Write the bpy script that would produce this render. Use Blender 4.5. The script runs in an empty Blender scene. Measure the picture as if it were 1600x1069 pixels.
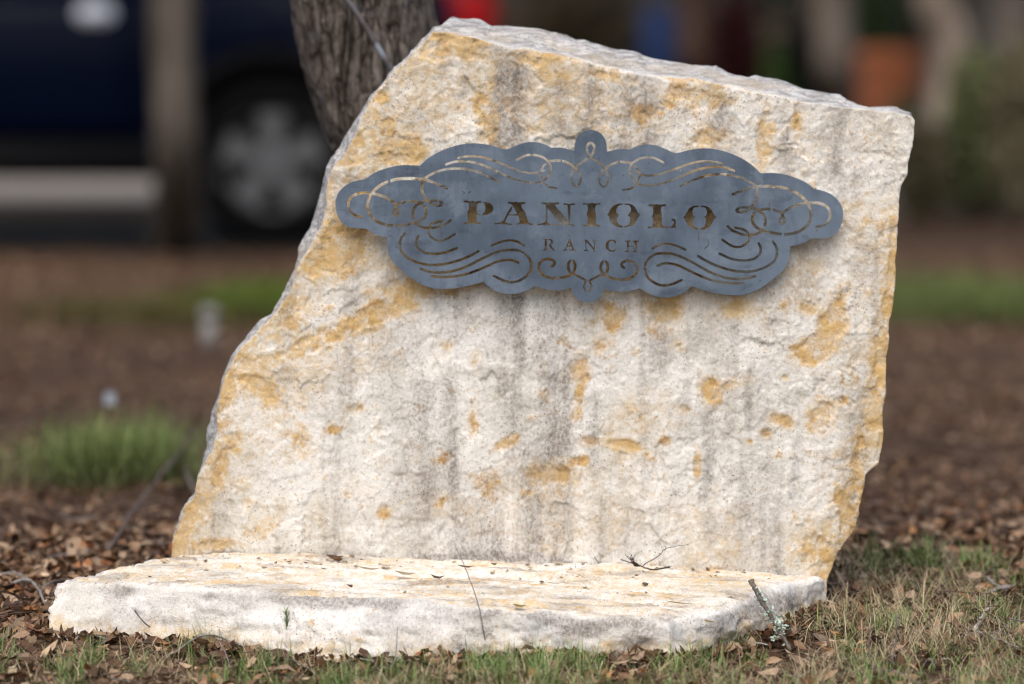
import bpy, bmesh, math, random
import numpy as np
from mathutils import Vector
from mathutils.kdtree import KDTree
from mathutils.geometry import delaunay_2d_cdt

random.seed(7)
RNG = np.random.default_rng(7)
SC = bpy.context.scene
COL = SC.collection

# ------------------------------------------------------------------ camera
CAM_H = 1.03
LENS = 200.0
FPX = LENS / 36.0 * 1600.0
PITCH = math.atan(554.5 / FPX)
cam_data = bpy.data.cameras.new('camera')
cam = bpy.data.objects.new('camera', cam_data)
COL.objects.link(cam)
cam.location = (0, 0, CAM_H)
cam.rotation_euler = (math.pi / 2 - PITCH, 0, 0)
cam_data.lens = LENS
cam_data.sensor_width = 36.0
cam_data.clip_start = 0.1
cam_data.clip_end = 3000
cam_data.dof.use_dof = True
cam_data.dof.focus_distance = 9.0
cam_data.dof.aperture_fstop = 2.4
cam_data.dof.aperture_blades = 0
SC.camera = cam
SC.cycles.filter_width = 1.15

# ------------------------------------------------------------------ sky, sun, exposure
SUN_EL, SUN_AZ = math.radians(58), math.radians(194)     # azimuth clockwise from +Y (north): behind the camera, to its left
world = bpy.data.worlds.new('World')
SC.world = world
world.use_nodes = True
wn = world.node_tree.nodes
wl = world.node_tree.links
wn.clear()
sky = wn.new('ShaderNodeTexSky')
sky.sky_type = 'NISHITA'
sky.sun_disc = False
sky.sun_elevation = SUN_EL
sky.sun_rotation = SUN_AZ
sky.air_density = 1.0
sky.dust_density = 4.0
sky.ozone_density = 1.0
bg = wn.new('ShaderNodeBackground')
bg.inputs['Strength'].default_value = 0.115
wo = wn.new('ShaderNodeOutputWorld')
wl.new(sky.outputs[0], bg.inputs['Color'])
wl.new(bg.outputs[0], wo.inputs['Surface'])
sun_data = bpy.data.lights.new('sun', 'SUN')
sun_data.energy = 1.1
sun_data.angle = math.radians(75)
sun_data.color = (1.0, 0.965, 0.92)
sun = bpy.data.objects.new('sun', sun_data)
COL.objects.link(sun)
sd = Vector((math.sin(SUN_AZ) * math.cos(SUN_EL), math.cos(SUN_AZ) * math.cos(SUN_EL), math.sin(SUN_EL)))
sun.rotation_euler = sd.to_track_quat('Z', 'Y').to_euler()
sun.location = (0, 0, 30)
SC.view_settings.view_transform = 'Standard'
SC.view_settings.look = 'None'
SC.view_settings.exposure = 0.66
SC.view_settings.gamma = 1.0
SC.view_settings.use_curve_mapping = False

# ------------------------------------------------------------------ measuring helpers
CT, ST = math.cos(PITCH), math.sin(PITCH)

def rays(p):
    """unit-forward view directions of photo points, used to survey where things stand"""
    p = np.asarray(p, float).reshape(-1, 2)
    a = (p[:, 0] - 800) / FPX
    b = -(p[:, 1] - 534.5) / FPX
    return np.stack([a, b * ST + CT, b * CT - ST], 1)

def at_y(px, py, Y):
    d = rays([(px, py)])[0]
    t = Y / d[1]
    return Vector((d[0] * t, Y, CAM_H + d[2] * t))

def lie(Y):
    """lie of the land: a gentle bank round the stones that levels out farther back"""
    return np.interp(Y, [-2000, 0, 6, 8, 9.22, 9.4, 9.65, 10.1, 11.5, 20.0, 5000], [-.16, -.16, -.13, -.068, .0296, .041, .049, .052, .050, 0, 0])

_YS = np.concatenate([np.arange(5, 60, .01), np.arange(60, 900, .5)])
_LS = lie(_YS)
def at_z(px, py, z=0.0):
    """point at height z above the lie of the land"""
    d = rays([(px, py)])[0]
    f = CAM_H + d[2] / d[1] * _YS - _LS - z
    i = int(np.argmax(f < 0))
    Y = _YS[i - 1] + (_YS[i] - _YS[i - 1]) * f[i - 1] / (f[i - 1] - f[i])
    t = Y / d[1]
    return Vector((d[0] * t, Y, CAM_H + d[2] * t))

def at_zabs(px, py, z):
    d = rays([(px, py)])[0]
    t = (z - CAM_H) / d[2]
    return Vector((d[0] * t, d[1] * t, z))

def lean_plane(p, y0, k, z0=0.07):
    """points of the leaning plane Y = y0 + k (Z - z0)"""
    d = rays(p)
    t = (y0 + k * (CAM_H - z0)) / (d[:, 1] - k * d[:, 2])
    return np.stack([d[:, 0] * t, d[:, 1] * t, CAM_H + d[:, 2] * t], 1)

def to_px(P):
    P = np.asarray(P, float).reshape(-1, 3)
    x, y, z = P[:, 0], P[:, 1], P[:, 2] - CAM_H
    f = y * CT - z * ST
    u = y * ST + z * CT
    return np.stack([800 + FPX * x / f, 534.5 - FPX * u / f], 1)

# ------------------------------------------------------------------ noise
def _hash(ix, iy, iz, seed):
    h = (ix * 374761393 + iy * 668265263 + iz * 2147483647 + seed * 1274126177) & 0xFFFFFFFF
    h = ((h ^ (h >> 13)) * 1274126177) & 0xFFFFFFFF
    h = ((h ^ (h >> 16)) * 2246822519) & 0xFFFFFFFF
    return ((h ^ (h >> 15)) & 0xFFFFFF) / float(0xFFFFFF)

def vnoise(p, seed=0):
    p = np.asarray(p, float)
    if p.shape[1] == 2:
        p = np.concatenate([p, np.zeros((len(p), 1)) + 0.37], 1)
    i = np.floor(p).astype(np.int64)
    f = p - i
    f = f * f * f * (f * (f * 6 - 15) + 10)
    r = 0
    for dx in (0, 1):
        for dy in (0, 1):
            for dz in (0, 1):
                w = (f[:, 0] if dx else 1 - f[:, 0]) * (f[:, 1] if dy else 1 - f[:, 1]) * (f[:, 2] if dz else 1 - f[:, 2])
                r = r + w * _hash(i[:, 0] + dx, i[:, 1] + dy, i[:, 2] + dz, seed)
    return r * 2 - 1

def fbm(p, octaves=4, seed=0, gain=0.5):
    p = np.asarray(p, float)
    a, r, n = 1.0, 0, 0
    for o in range(octaves):
        r = r + a * vnoise(p * (2.03 ** o) + o * 17.3, seed + o)
        n += a
        a *= gain
    return r / n * 1.6

def sstep(a, b, x):
    t = np.clip((x - a) / (b - a), 0, 1)
    return t * t * (3 - 2 * t)

# ------------------------------------------------------------------ mesh and object helpers
def link(o, parent=None):
    COL.objects.link(o)
    if parent is not None:
        o.parent = parent
    return o

def mesh_np(name, V, F, mat=None, parent=None, smooth=True, attrs=None, col=None):
    """V (n,3); F a list of (k, array (m,k)) polygon blocks or one array"""
    if not isinstance(F, list):
        F = [F]
    F = [np.asarray(f, np.int32) for f in F if len(f)]
    V = np.asarray(V, np.float32)
    me = bpy.data.meshes.new(name)
    me.vertices.add(len(V))
    me.vertices.foreach_set('co', V.ravel())
    loops = np.concatenate([f.ravel() for f in F])
    tot = np.concatenate([np.full(len(f), f.shape[1], np.int32) for f in F])
    start = np.concatenate([[0], np.cumsum(tot)[:-1]]).astype(np.int32)
    me.loops.add(len(loops))
    me.loops.foreach_set('vertex_index', loops)
    me.polygons.add(len(tot))
    me.polygons.foreach_set('loop_start', start)
    try:
        me.polygons.foreach_set('loop_total', tot)
    except Exception:
        pass
    me.polygons.foreach_set('use_smooth', np.full(len(tot), smooth))
    if attrs:
        for k, a in attrs.items():
            at = me.attributes.new(k, 'FLOAT', 'POINT')
            at.data.foreach_set('value', np.asarray(a, np.float32))
    if col is not None:
        at = me.attributes.new('col', 'FLOAT_COLOR', 'POINT')
        c = np.concatenate([np.asarray(col, np.float32), np.ones((len(col), 1), np.float32)], 1)
        at.data.foreach_set('color', c.ravel())
    me.update(calc_edges=True)
    me.validate()
    o = bpy.data.objects.new(name, me)
    if mat:
        me.materials.append(mat)
    return link(o, parent)

def empty(name, loc=(0, 0, 0), rz=0.0):
    o = bpy.data.objects.new(name, None)
    o.location = loc
    o.rotation_euler = (0, 0, rz)
    o.empty_display_size = 0.1
    return link(o)

def tag(o, label=None, cat=None, group=None, kind=None):
    if label: o['label'] = label
    if cat: o['category'] = cat
    if group: o['group'] = group
    if kind: o['kind'] = kind
    return o

def bm_obj(name, bm, mat, parent=None, smooth=False):
    me = bpy.data.meshes.new(name)
    bmesh.ops.recalc_face_normals(bm, faces=bm.faces)
    bm.to_mesh(me)
    bm.free()
    me.polygons.foreach_set('use_smooth', np.full(len(me.polygons), smooth))
    if mat: me.materials.append(mat)
    return link(bpy.data.objects.new(name, me), parent)

def box_bm(bm, c, s, bevel=0.0):
    r = bmesh.ops.create_cube(bm, size=1.0)
    for v in r['verts']:
        v.co = Vector((v.co.x * s[0] + c[0], v.co.y * s[1] + c[1], v.co.z * s[2] + c[2]))
    if bevel:
        es = list({e for v in r['verts'] for e in v.link_edges})
        bmesh.ops.bevel(bm, geom=es, offset=bevel, segments=2, affect='EDGES')

def tube_np(P, R, n=8, cap=True):
    """tube along polyline P with radii R"""
    P = np.asarray(P, float); R = np.asarray(R, float)
    m = len(P)
    T = np.gradient(P, axis=0)
    T /= np.linalg.norm(T, axis=1)[:, None] + 1e-9
    ref = np.array([0, 1, 0.]) if abs(T[0, 1]) < 0.9 else np.array([1., 0, 0])
    A = np.cross(T, ref); A /= np.linalg.norm(A, axis=1)[:, None] + 1e-9
    B = np.cross(T, A)
    th = np.arange(n) / n * 2 * np.pi
    V = P[:, None, :] + R[:, None, None] * (A[:, None, :] * np.cos(th)[None, :, None] + B[:, None, :] * np.sin(th)[None, :, None])
    V = V.reshape(-1, 3)
    i = np.arange(m - 1)[:, None] * n
    j = np.arange(n)[None, :]
    q = np.stack([i + j, i + (j + 1) % n, i + n + (j + 1) % n, i + n + j], -1).reshape(-1, 4)
    F = [q]
    if cap:
        F.append(np.arange(n)[None, ::-1]); F.append(((m - 1) * n + np.arange(n))[None, :])
    return V, F

def join_np(parts):
    Vs, Fs, off = [], {}, 0
    for V, F in parts:
        if not isinstance(F, list): F = [F]
        Vs.append(V)
        for f in F:
            Fs.setdefault(f.shape[1], []).append(f + off)
        off += len(V)
    return np.concatenate(Vs), [np.concatenate(v) for v in Fs.values()]

def smooth_path(pts, n=8):
    """Catmull-Rom through pts"""
    p = np.asarray(pts, float)
    if len(p) < 3:
        t = np.linspace(0, 1, n + 1)[:, None]
        return p[0] * (1 - t) + p[-1] * t
    e = np.concatenate([[2 * p[0] - p[1]], p, [2 * p[-1] - p[-2]]])
    out = []
    t = np.linspace(0, 1, n, endpoint=False)[:, None]
    for i in range(len(p) - 1):
        a, b, c, d = e[i], e[i + 1], e[i + 2], e[i + 3]
        out.append(0.5 * (2 * b + (c - a) * t + (2 * a - 5 * b + 4 * c - d) * t ** 2 + (3 * b - a - 3 * c + d) * t ** 3))
    out.append(p[-1:])
    return np.concatenate(out)

def inside_poly(p, poly):
    res = np.zeros(len(p), bool)
    x1, y1 = poly[:, 0], poly[:, 1]
    x2, y2 = np.roll(x1, -1), np.roll(y1, -1)
    order = np.argsort(p[:, 1])
    for s in range(0, len(p), 2000):
        ix = order[s:s + 2000]
        q = p[ix]
        near = (np.minimum(y1, y2) <= q[:, 1].max()) & (np.maximum(y1, y2) >= q[:, 1].min()) & (y1 != y2)
        a1, b1, a2, b2 = x1[near], y1[near], x2[near], y2[near]
        c = ((b1[None] > q[:, 1:2]) != (b2[None] > q[:, 1:2]))
        xi = (a2 - a1)[None] * (q[:, 1:2] - b1[None]) / (b2 - b1)[None] + a1[None]
        res[ix] = (np.sum(c & (q[:, 0:1] < xi), 1) % 2) == 1
    return res

def fill2d(B, sp, jit=0.28, seed=1):
    """triangulate a closed boundary with scattered inner points; boundary points come first"""
    rg = np.random.default_rng(seed)
    lo, hi = B.min(0), B.max(0)
    g = np.stack(np.meshgrid(np.arange(lo[0], hi[0], sp), np.arange(lo[1], hi[1], sp * 0.9)), -1)
    g[1::2, :, 0] += sp / 2
    g = g.reshape(-1, 2) + rg.uniform(-jit, jit, (g.shape[0] * g.shape[1], 2)) * sp
    g = g[inside_poly(g, B)]
    kd = KDTree(len(B))
    for i, b in enumerate(B): kd.insert((b[0], b[1], 0), i)
    kd.balance()
    keep = np.array([kd.find((q[0], q[1], 0))[2] > sp * 0.55 for q in g], bool) if len(g) else np.zeros(0, bool)
    P = np.concatenate([B, g[keep]])
    n = len(B)
    v, e, f, _, _, _ = delaunay_2d_cdt([Vector(q) for q in P], [(i, (i + 1) % n) for i in range(n)], [], 1, 1e-9)
    V = np.array([(q[0], q[1]) for q in v])
    T = np.array([t for t in f if len(t) == 3], np.int32)
    return V, T

def resample(P, step, closed=True):
    """evenly walk several parallel columns by the length of the first two"""
    P = np.asarray(P, float)
    Q = np.concatenate([P, P[:1]]) if closed else P
    d = np.concatenate([[0], np.cumsum(np.linalg.norm(np.diff(Q[:, :2], axis=0), axis=1))])
    n = max(4, int(d[-1] / step))
    t = np.linspace(0, d[-1], n, endpoint=not closed)
    return np.stack([np.interp(t, d, Q[:, k]) for k in range(Q.shape[1])], 1)

# ------------------------------------------------------------------ material helpers
class NT:
    def __init__(self, name):
        self.m = bpy.data.materials.new(name)
        self.m.use_nodes = True
        self.t = self.m.node_tree
        self.t.nodes.clear()
        self.out = self.t.nodes.new('ShaderNodeOutputMaterial')
        self.b = self.t.nodes.new('ShaderNodeBsdfPrincipled')
        self.t.links.new(self.b.outputs[0], self.out.inputs['Surface'])
        self.co = None
    def n(self, ty, **kw):
        nd = self.t.nodes.new(ty)
        for k, v in kw.items(): setattr(nd, k, v)
        return nd
    def l(self, a, b): self.t.links.new(a, b)
    def set(self, sock, v):
        if hasattr(v, 'is_linked') or hasattr(v, 'links'): self.l(v, sock)
        else:
            if isinstance(v, tuple) and len(v) == 3 and sock.type == 'RGBA': v = v + (1,)
            sock.default_value = v
    def coord(self, scale=None):
        if self.co is None:
            self.co = self.n('ShaderNodeTexCoord').outputs['Object']
        if scale is None: return self.co
        mp = self.n('ShaderNodeMapping')
        self.l(self.co, mp.inputs['Vector'])
        mp.inputs['Scale'].default_value = scale
        return mp.outputs[0]
    def noise(self, scale, detail=4, rough=0.55, vec=None, dist=0.0):
        nd = self.n('ShaderNodeTexNoise')
        self.l(vec if vec is not None else self.coord(), nd.inputs['Vector'])
        nd.inputs['Scale'].default_value = scale
        nd.inputs['Detail'].default_value = detail
        nd.inputs['Roughness'].default_value = rough
        nd.inputs['Distortion'].default_value = dist
        return nd.outputs[0]
    def voro(self, scale, feature='F1', out='Distance', vec=None):
        nd = self.n('ShaderNodeTexVoronoi', feature=feature)
        self.l(vec if vec is not None else self.coord(), nd.inputs['Vector'])
        nd.inputs['Scale'].default_value = scale
        return nd.outputs[out]
    def warped(self, scale, amt):
        nd = self.n('ShaderNodeTexNoise')
        self.l(self.coord(), nd.inputs['Vector']); nd.inputs['Scale'].default_value = scale; nd.inputs['Detail'].default_value = 5
        mx = self.n('ShaderNodeVectorMath', operation='MULTIPLY_ADD')
        self.l(nd.outputs[1], mx.inputs[0]); mx.inputs[1].default_value = (amt, amt, amt); self.l(self.coord(), mx.inputs[2])
        return mx.outputs[0]
    def ramp(self, fac, stops):
        nd = self.n('ShaderNodeValToRGB')
        self.set(nd.inputs[0], fac)
        el = nd.color_ramp.elements
        while len(el) < len(stops): el.new(0.5)
        for e, (p, c) in zip(el, stops):
            e.position = p
            e.color = (c, c, c, 1) if not isinstance(c, tuple) else c + (1,)
        return nd.outputs[0]
    def mr(self, v, a, b, c=0.0, d=1.0, smooth=False):
        nd = self.n('ShaderNodeMapRange')
        nd.clamp = True
        if smooth: nd.interpolation_type = 'SMOOTHSTEP'
        self.set(nd.inputs[0], v)
        for i, x in enumerate((a, b, c, d)): nd.inputs[i + 1].default_value = x
        return nd.outputs[0]
    def math(self, op, a, b=0.0, c=None):
        nd = self.n('ShaderNodeMath', operation=op)
        self.set(nd.inputs[0], a); self.set(nd.inputs[1], b)
        if c is not None: self.set(nd.inputs[2], c)
        return nd.outputs[0]
    def mix(self, f, a, b, mode='MIX'):
        nd = self.n('ShaderNodeMix', data_type='RGBA', blend_type=mode)
        self.set(nd.inputs[0], f); self.set(nd.inputs[6], a); self.set(nd.inputs[7], b)
        return nd.outputs[2]
    def attr(self, name, out='Fac'):
        nd = self.n('ShaderNodeAttribute')
        nd.attribute_name = name
        return nd.outputs[out]
    def bump(self, h, strength=0.5, dist=0.01, normal=None):
        nd = self.n('ShaderNodeBump')
        nd.inputs['Strength'].default_value = strength
        nd.inputs['Distance'].default_value = dist
        self.l(h, nd.inputs['Height'])
        if normal is not None: self.l(normal, nd.inputs['Normal'])
        return nd.outputs[0]
    def fin(self, color, rough=0.8, metal=0.0, normal=None, spec=None):
        self.set(self.b.inputs['Base Color'], color)
        self.set(self.b.inputs['Roughness'], rough)
        self.set(self.b.inputs['Metallic'], metal)
        if spec is not None: self.set(self.b.inputs['Specular IOR Level'], spec)
        if normal is not None: self.l(normal, self.b.inputs['Normal'])
        return self.m

def plain(name, col, rough=0.6, metal=0.0, var=0.15, scale=12.0, spec=None):
    t = NT(name)
    nz = t.noise(scale, 4)
    c = t.mix(t.mr(nz, 0.3, 0.7), tuple(x * (1 - var) for x in col), tuple(min(1, x * (1 + var)) for x in col))
    return t.fin(c, rough, metal, spec=spec)

def stone_mat(name, light, shade, stretch=None):
    t = NT(name)
    n_big = t.noise(7, 5, 0.6)
    n_med = t.noise(38, 5, 0.62)
    n_fine = t.noise(210, 4, 0.7, t.coord((1.0, 1.0, 0.7)))
    n_grit = t.noise(520, 2, 0.6)
    base = t.mix(t.mr(n_big, 0.34, 0.62, smooth=True), shade, light)
    base = t.mix(t.math('MULTIPLY', t.mr(n_med, 0.46, 0.62), 0.75), base, light)
    base = t.mix(t.math('MULTIPLY', t.mr(n_fine, 0.54, 0.70), 0.62), base, (shade[0] * .52, shade[1] * .46, shade[2] * .40))
    base = t.mix(t.math('MULTIPLY', t.mr(n_grit, 0.52, 0.66), 0.45), base, (0.88, 0.86, 0.83))
    # ochre skin where the surface layer has flaked off
    och = t.attr('ochre')
    n_rag = t.noise(19, 6, 0.68, dist=0.5)
    och = t.math('ADD', och, t.math('MULTIPLY', t.attr('warm'), 0.12))
    och = t.math('ADD', och, t.math('MULTIPLY', t.math('SUBTRACT', n_rag, 0.5), 2.6))
    rag = t.math('ADD', t.math('MULTIPLY', t.math('SUBTRACT', n_fine, 0.5), 1.3), t.math('MULTIPLY', t.math('SUBTRACT', n_med, 0.5), 2.6))
    o_f = t.mr(t.math('ADD', och, rag), 0.42, 1.08)
    o_f = t.math('MULTIPLY', o_f, t.mr(t.noise(33, 5, 0.7), 0.36, 0.58, 0.40, 1.0))
    n_o = t.noise(48, 6, 0.72)
    oc = t.ramp(n_o, [(0.30, (0.24, 0.115, 0.028)), (0.44, (0.47, 0.25, 0.055)), (0.55, (0.60, 0.355, 0.09)), (0.66, (0.66, 0.45, 0.17)), (0.78, (0.68, 0.54, 0.32))])
    oc = t.mix(t.math('MULTIPLY', t.mr(n_grit, 0.55, 0.68), 0.45), oc, (0.74, 0.58, 0.30))
    oc = t.mix(t.math('MULTIPLY', t.mr(n_fine, 0.57, 0.68), 0.55), oc, (0.19, 0.11, 0.045))
    c = t.mix(t.math('MULTIPLY', o_f, 0.95), base, oc)
    # warm tint that spreads around the ochre
    c = t.mix(t.math('MULTIPLY', t.attr('warm'), t.mr(t.noise(70, 5, 0.7), 0.44, 0.60, 0.05, 0.85)), c, (0.58, 0.36, 0.115))
    c = t.mix(t.math('MULTIPLY', t.mr(t.attr('warm'), 0.15, 0.95, 0.0, 1.0, True), t.mr(n_rag, 0.36, 0.60, 0.08, 0.45)), c, (0.70, 0.53, 0.285))
    # grey weather streaks plus shade painted into the grey, speckled
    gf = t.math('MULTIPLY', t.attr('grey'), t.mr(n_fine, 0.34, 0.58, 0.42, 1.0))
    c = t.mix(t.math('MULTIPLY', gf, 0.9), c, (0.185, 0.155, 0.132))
    # pits and lichen specks
    vd = t.voro(150)
    pit = t.math('MULTIPLY', t.mr(vd, 0.10, 0.22, 1.0, 0.0), t.mr(t.noise(11, 3), 0.50, 0.60))
    c = t.mix(t.math('MULTIPLY', pit, 0.85), c, (0.09, 0.07, 0.05))
    c = t.mix(t.math('MULTIPLY', t.attr('ledge_line'), 0.20), c, (0.15, 0.11, 0.075))
    # broken edges: cool white-grey with dark flecks in layers
    lay = t.noise(60, 5, 0.7, t.coord((0.35, 0.6, 2.6)))
    sc = t.mix(t.mr(lay, 0.40, 0.60), (0.30, 0.285, 0.27), (0.66, 0.645, 0.62))
    sc = t.mix(t.math('MULTIPLY', t.mr(n_fine, 0.53, 0.66), 0.7), sc, (0.13, 0.11, 0.085))
    sc = t.mix(t.math('MULTIPLY', t.mr(n_big, 0.5, 0.62), 0.45), sc, (0.52, 0.43, 0.30))
    c = t.mix(t.attr('side'), c, sc)
    h = t.math('ADD', t.math('MULTIPLY', n_med, 0.7), t.math('ADD', t.math('MULTIPLY', n_fine, 0.35), t.math('MULTIPLY', n_grit, 0.13)))
    b1 = t.bump(h, 0.72, 0.008)
    b2 = t.bump(t.noise(30, 8, 0.75, dist=0.8), 0.20, 0.010, b1)
    b3 = t.bump(t.mr(vd, 0.06, 0.2), 0.25, 0.002, b2)
    return t.fin(c, 0.88, 0, b3, 0.25)

def vcol_mat(name, rough=0.7, spec=0.3, scale=90, var=0.35, trans=0.0, bump=0.3):
    t = NT(name)
    nz = t.noise(scale, 4, 0.6)
    c = t.mix(t.mr(nz, 0.3, 0.7), (1 - var, 1 - var, 1 - var), (1 + var * 0.5, 1 + var * 0.5, 1 + var * 0.5))
    c = t.mix(1.0, t.attr('col', 'Color'), c, 'MULTIPLY')
    m = t.fin(c, rough, 0, t.bump(nz, bump, 0.002), spec)
    return m

M = {}
M['stone'] = stone_mat('limestone_face', (0.82, 0.80, 0.735), (0.60, 0.565, 0.485))
M['stone_base'] = stone_mat('limestone_base', (0.81, 0.79, 0.735), (0.64, 0.605, 0.53))
M['leaf'] = vcol_mat('dry_leaf', 0.62, 0.35, 140, 0.35)
M['grass'] = vcol_mat('grass_blade', 0.65, 0.3, 60, 0.2, bump=0.05)
M['twig'] = vcol_mat('twig_bark', 0.85, 0.15, 260, 0.5, bump=0.6)
M['foliage'] = vcol_mat('tree_leaf', 0.55, 0.35, 8, 0.3, bump=0.0)

# steel of the sign
t = NT('patinated_steel')
na = t.noise(5, 5, 0.65)
nb = t.noise(26, 6, 0.6, t.coord((1, 1, 0.35)))
nc = t.noise(240, 2, 0.5)
c = t.mix(t.mr(na, 0.36, 0.64), (0.085, 0.117, 0.158), (0.165, 0.212, 0.270))
c = t.mix(t.math('MULTIPLY', t.mr(t.noise(17, 6, 0.7), 0.50, 0.64), 0.55), c, (0.215, 0.262, 0.32))
c = t.mix(t.math('MULTIPLY', t.mr(t.noise(22, 5, 0.65, t.coord((0.6, 1, 1.5))), 0.58, 0.70), 0.65), c, (0.05, 0.064, 0.088))
c = t.mix(t.math('MULTIPLY', t.mr(nb, 0.52, 0.70), 0.5), c, (0.055, 0.070, 0.10))
c = t.mix(t.math('MULTIPLY', t.mr(t.noise(70, 5, 0.6, t.coord((2.5, 1, 0.25))), 0.57, 0.70), 0.16), c, (0.24, 0.285, 0.35))
c = t.mix(t.math('MULTIPLY', t.mr(t.noise(34, 4, 0.6, t.coord((3.0, 1, 0.5))), 0.66, 0.74), 0.6), c, (0.10, 0.055, 0.03))
c = t.mix(t.math('MULTIPLY', t.mr(nc, 0.68, 0.75), 0.7), c, (0.035, 0.03, 0.03))
M['steel'] = t.fin(c, t.mr(nb, 0.3, 0.7, 0.34, 0.60), 0.45, t.bump(t.noise(14, 5, 0.5), 0.25, 0.004), 0.45)
M['spacer'] = plain('rusty_steel', (0.16, 0.09, 0.05), 0.8, 0.3)

# bark
t = NT('oak_bark')
rid = t.math('ADD', t.math('MULTIPLY', t.noise(30, 6, 0.65, t.coord((2.2, 2.2, 0.34)), 1.0), 0.90), t.math('MULTIPLY', t.mr(t.voro(26, 'DISTANCE_TO_EDGE', vec=t.coord((1.7, 1.7, 0.42))), 0.0, 0.10), 0.10))
fine = t.noise(140, 4, 0.6, t.coord((1.6, 1.6, 0.5)))
lich = t.noise(13, 4, 0.6)
c = t.ramp(rid, [(0.37, (0.016, 0.012, 0.009)), (0.47, (0.095, 0.077, 0.062)), (0.58, (0.23, 0.19, 0.158)), (0.73, (0.34, 0.295, 0.26))])
c = t.mix(t.math('MULTIPLY', t.mr(lich, 0.56, 0.70), 0.45), c, (0.24, 0.245, 0.25))
c = t.mix(t.math('MULTIPLY', t.mr(fine, 0.52, 0.68), 0.5), c, (0.055, 0.042, 0.034))
bb = t.bump(rid, 1.0, 0.035)
M['bark'] = t.fin(c, 0.9, 0, t.bump(fine, 0.5, 0.004, bb), 0.15)

def bark_far(name, a, b):
    t = NT(name)
    rid = t.noise(18, 5, 0.65, t.coord((1.5, 1.5, 0.3)))
    return t.fin(t.mix(t.mr(rid, 0.35, 0.65), a, b), 0.9, 0, t.bump(rid, 0.8, 0.02), 0.15)
M['bark_grey'] = bark_far('grey_bark', (0.065, 0.053, 0.042), (0.15, 0.125, 0.10))
M['bark_tan'] = bark_far('tan_bark', (0.18, 0.135, 0.095), (0.42, 0.335, 0.26))
M['bark_brown'] = bark_far('brown_bark', (0.06, 0.032, 0.02), (0.17, 0.10, 0.07))

# leaf-mould ground
t = NT('leaf_mould')
n1 = t.noise(1.3, 5, 0.6); n2 = t.noise(22, 6, 0.7); v1 = t.voro(26, 'F1', 'Color')
sx = t.n('ShaderNodeSeparateColor'); t.l(v1, sx.inputs[0])
c = t.ramp(sx.outputs[0], [(0.0, (0.038, 0.021, 0.012)), (0.4, (0.085, 0.048, 0.027)), (0.75, (0.135, 0.081, 0.048)), (1.0, (0.20, 0.138, 0.092))])
c = t.mix(t.math('MULTIPLY', t.mr(n1, 0.42, 0.62), 0.6), c, (0.075, 0.043, 0.030))
c = t.mix(t.math('MULTIPLY', t.mr(n2, 0.50, 0.66), 0.55), c, (0.03, 0.019, 0.014))
M['ground'] = t.fin(c, 0.95, 0, t.bump(n2, 0.9, 0.03), 0.1)

t = NT('shade_asphalt')
n1 = t.noise(0.9, 5); n2 = t.noise(120, 3)
c = t.mix(t.mr(n1, 0.3, 0.7), (0.020, 0.019, 0.018), (0.036, 0.034, 0.032))
c = t.mix(t.math('MULTIPLY', t.mr(n2, 0.5, 0.7), 0.4), c, (0.06, 0.057, 0.054))
M['shade_asphalt'] = t.fin(c, 0.9, 0, t.bump(n2, 0.5, 0.005), 0.2)
t = NT('concrete')
n1 = t.noise(0.7, 5); n2 = t.noise(40, 4)
c = t.mix(t.mr(n1, 0.3, 0.7), (0.24, 0.205, 0.165), (0.33, 0.285, 0.235))
c = t.mix(t.math('MULTIPLY', t.mr(n2, 0.55, 0.7), 0.3), c, (0.24, 0.215, 0.19))
M['concrete'] = t.fin(c, 0.9, 0, t.bump(n2, 0.4, 0.004), 0.2)

def paint(name, col):
    t = NT(name)
    m = t.fin(t.mix(t.mr(t.noise(3, 3), 0.3, 0.7), tuple(x * 0.85 for x in col), col), 0.25, 0.0, None, 0.10)
    t.b.inputs['Coat Weight'].default_value = 0.0
    t.b.inputs['Coat Roughness'].default_value = 0.08
    return m
M['paint_blue'] = paint('navy_paint', (0.0008, 0.0036, 0.015))
M['paint_red'] = paint('red_paint', (0.42, 0.008, 0.010))
M['black_plastic'] = plain('black_plastic', (0.006, 0.006, 0.0065), 0.7, spec=0.12)
M['rubber'] = plain('tyre_rubber', (0.005, 0.005, 0.005), 0.9, spec=0.08)
M['alloy'] = plain('alloy_rim', (0.14, 0.14, 0.14), 0.5, 0.3)
M['silver'] = plain('glint_handle', (0.78, 0.82, 0.88), 0.35, 0.0, var=0.02)  # near-white colour stands in for a bright glint on the door handle
M['chrome'] = plain('chrome', (0.85, 0.87, 0.9), 0.06, 1.0, var=0.02)
t = NT('tinted_glass'); M['glass'] = t.fin(t.mix(t.mr(t.noise(2, 2), 0.3, 0.7), (0.008, 0.010, 0.012), (0.014, 0.016, 0.018)), 0.05, 0, None, 0.5)
M['lamp_red'] = plain('tail_lamp', (0.35, 0.01, 0.01), 0.2)
M['terracotta'] = plain('terracotta', (0.52, 0.16, 0.06), 0.85, var=0.2, scale=9)
M['soil'] = plain('potting_soil', (0.03, 0.02, 0.015), 0.95)
M['blue_plastic'] = plain('blue_plastic', (0.012, 0.045, 0.16), 0.5)
M['pvc'] = plain('white_pvc', (0.30, 0.28, 0.255), 0.6, var=0.12)
M['pale_plastic'] = plain('pale_plastic', (0.38, 0.42, 0.46), 0.5, var=0.06)
M['pipe'] = None
t = NT('grey_pipe')
c = t.mix(t.mr(t.noise(20, 4, 0.6), 0.42, 0.58), (0.085, 0.065, 0.055), (0.12, 0.11, 0.115))
c = t.mix(t.mr(t.noise(9, 2), 0.56, 0.60), c, (0.26, 0.28, 0.32))
M['pipe'] = t.fin(c, 0.6, 0, None, 0.3)
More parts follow.
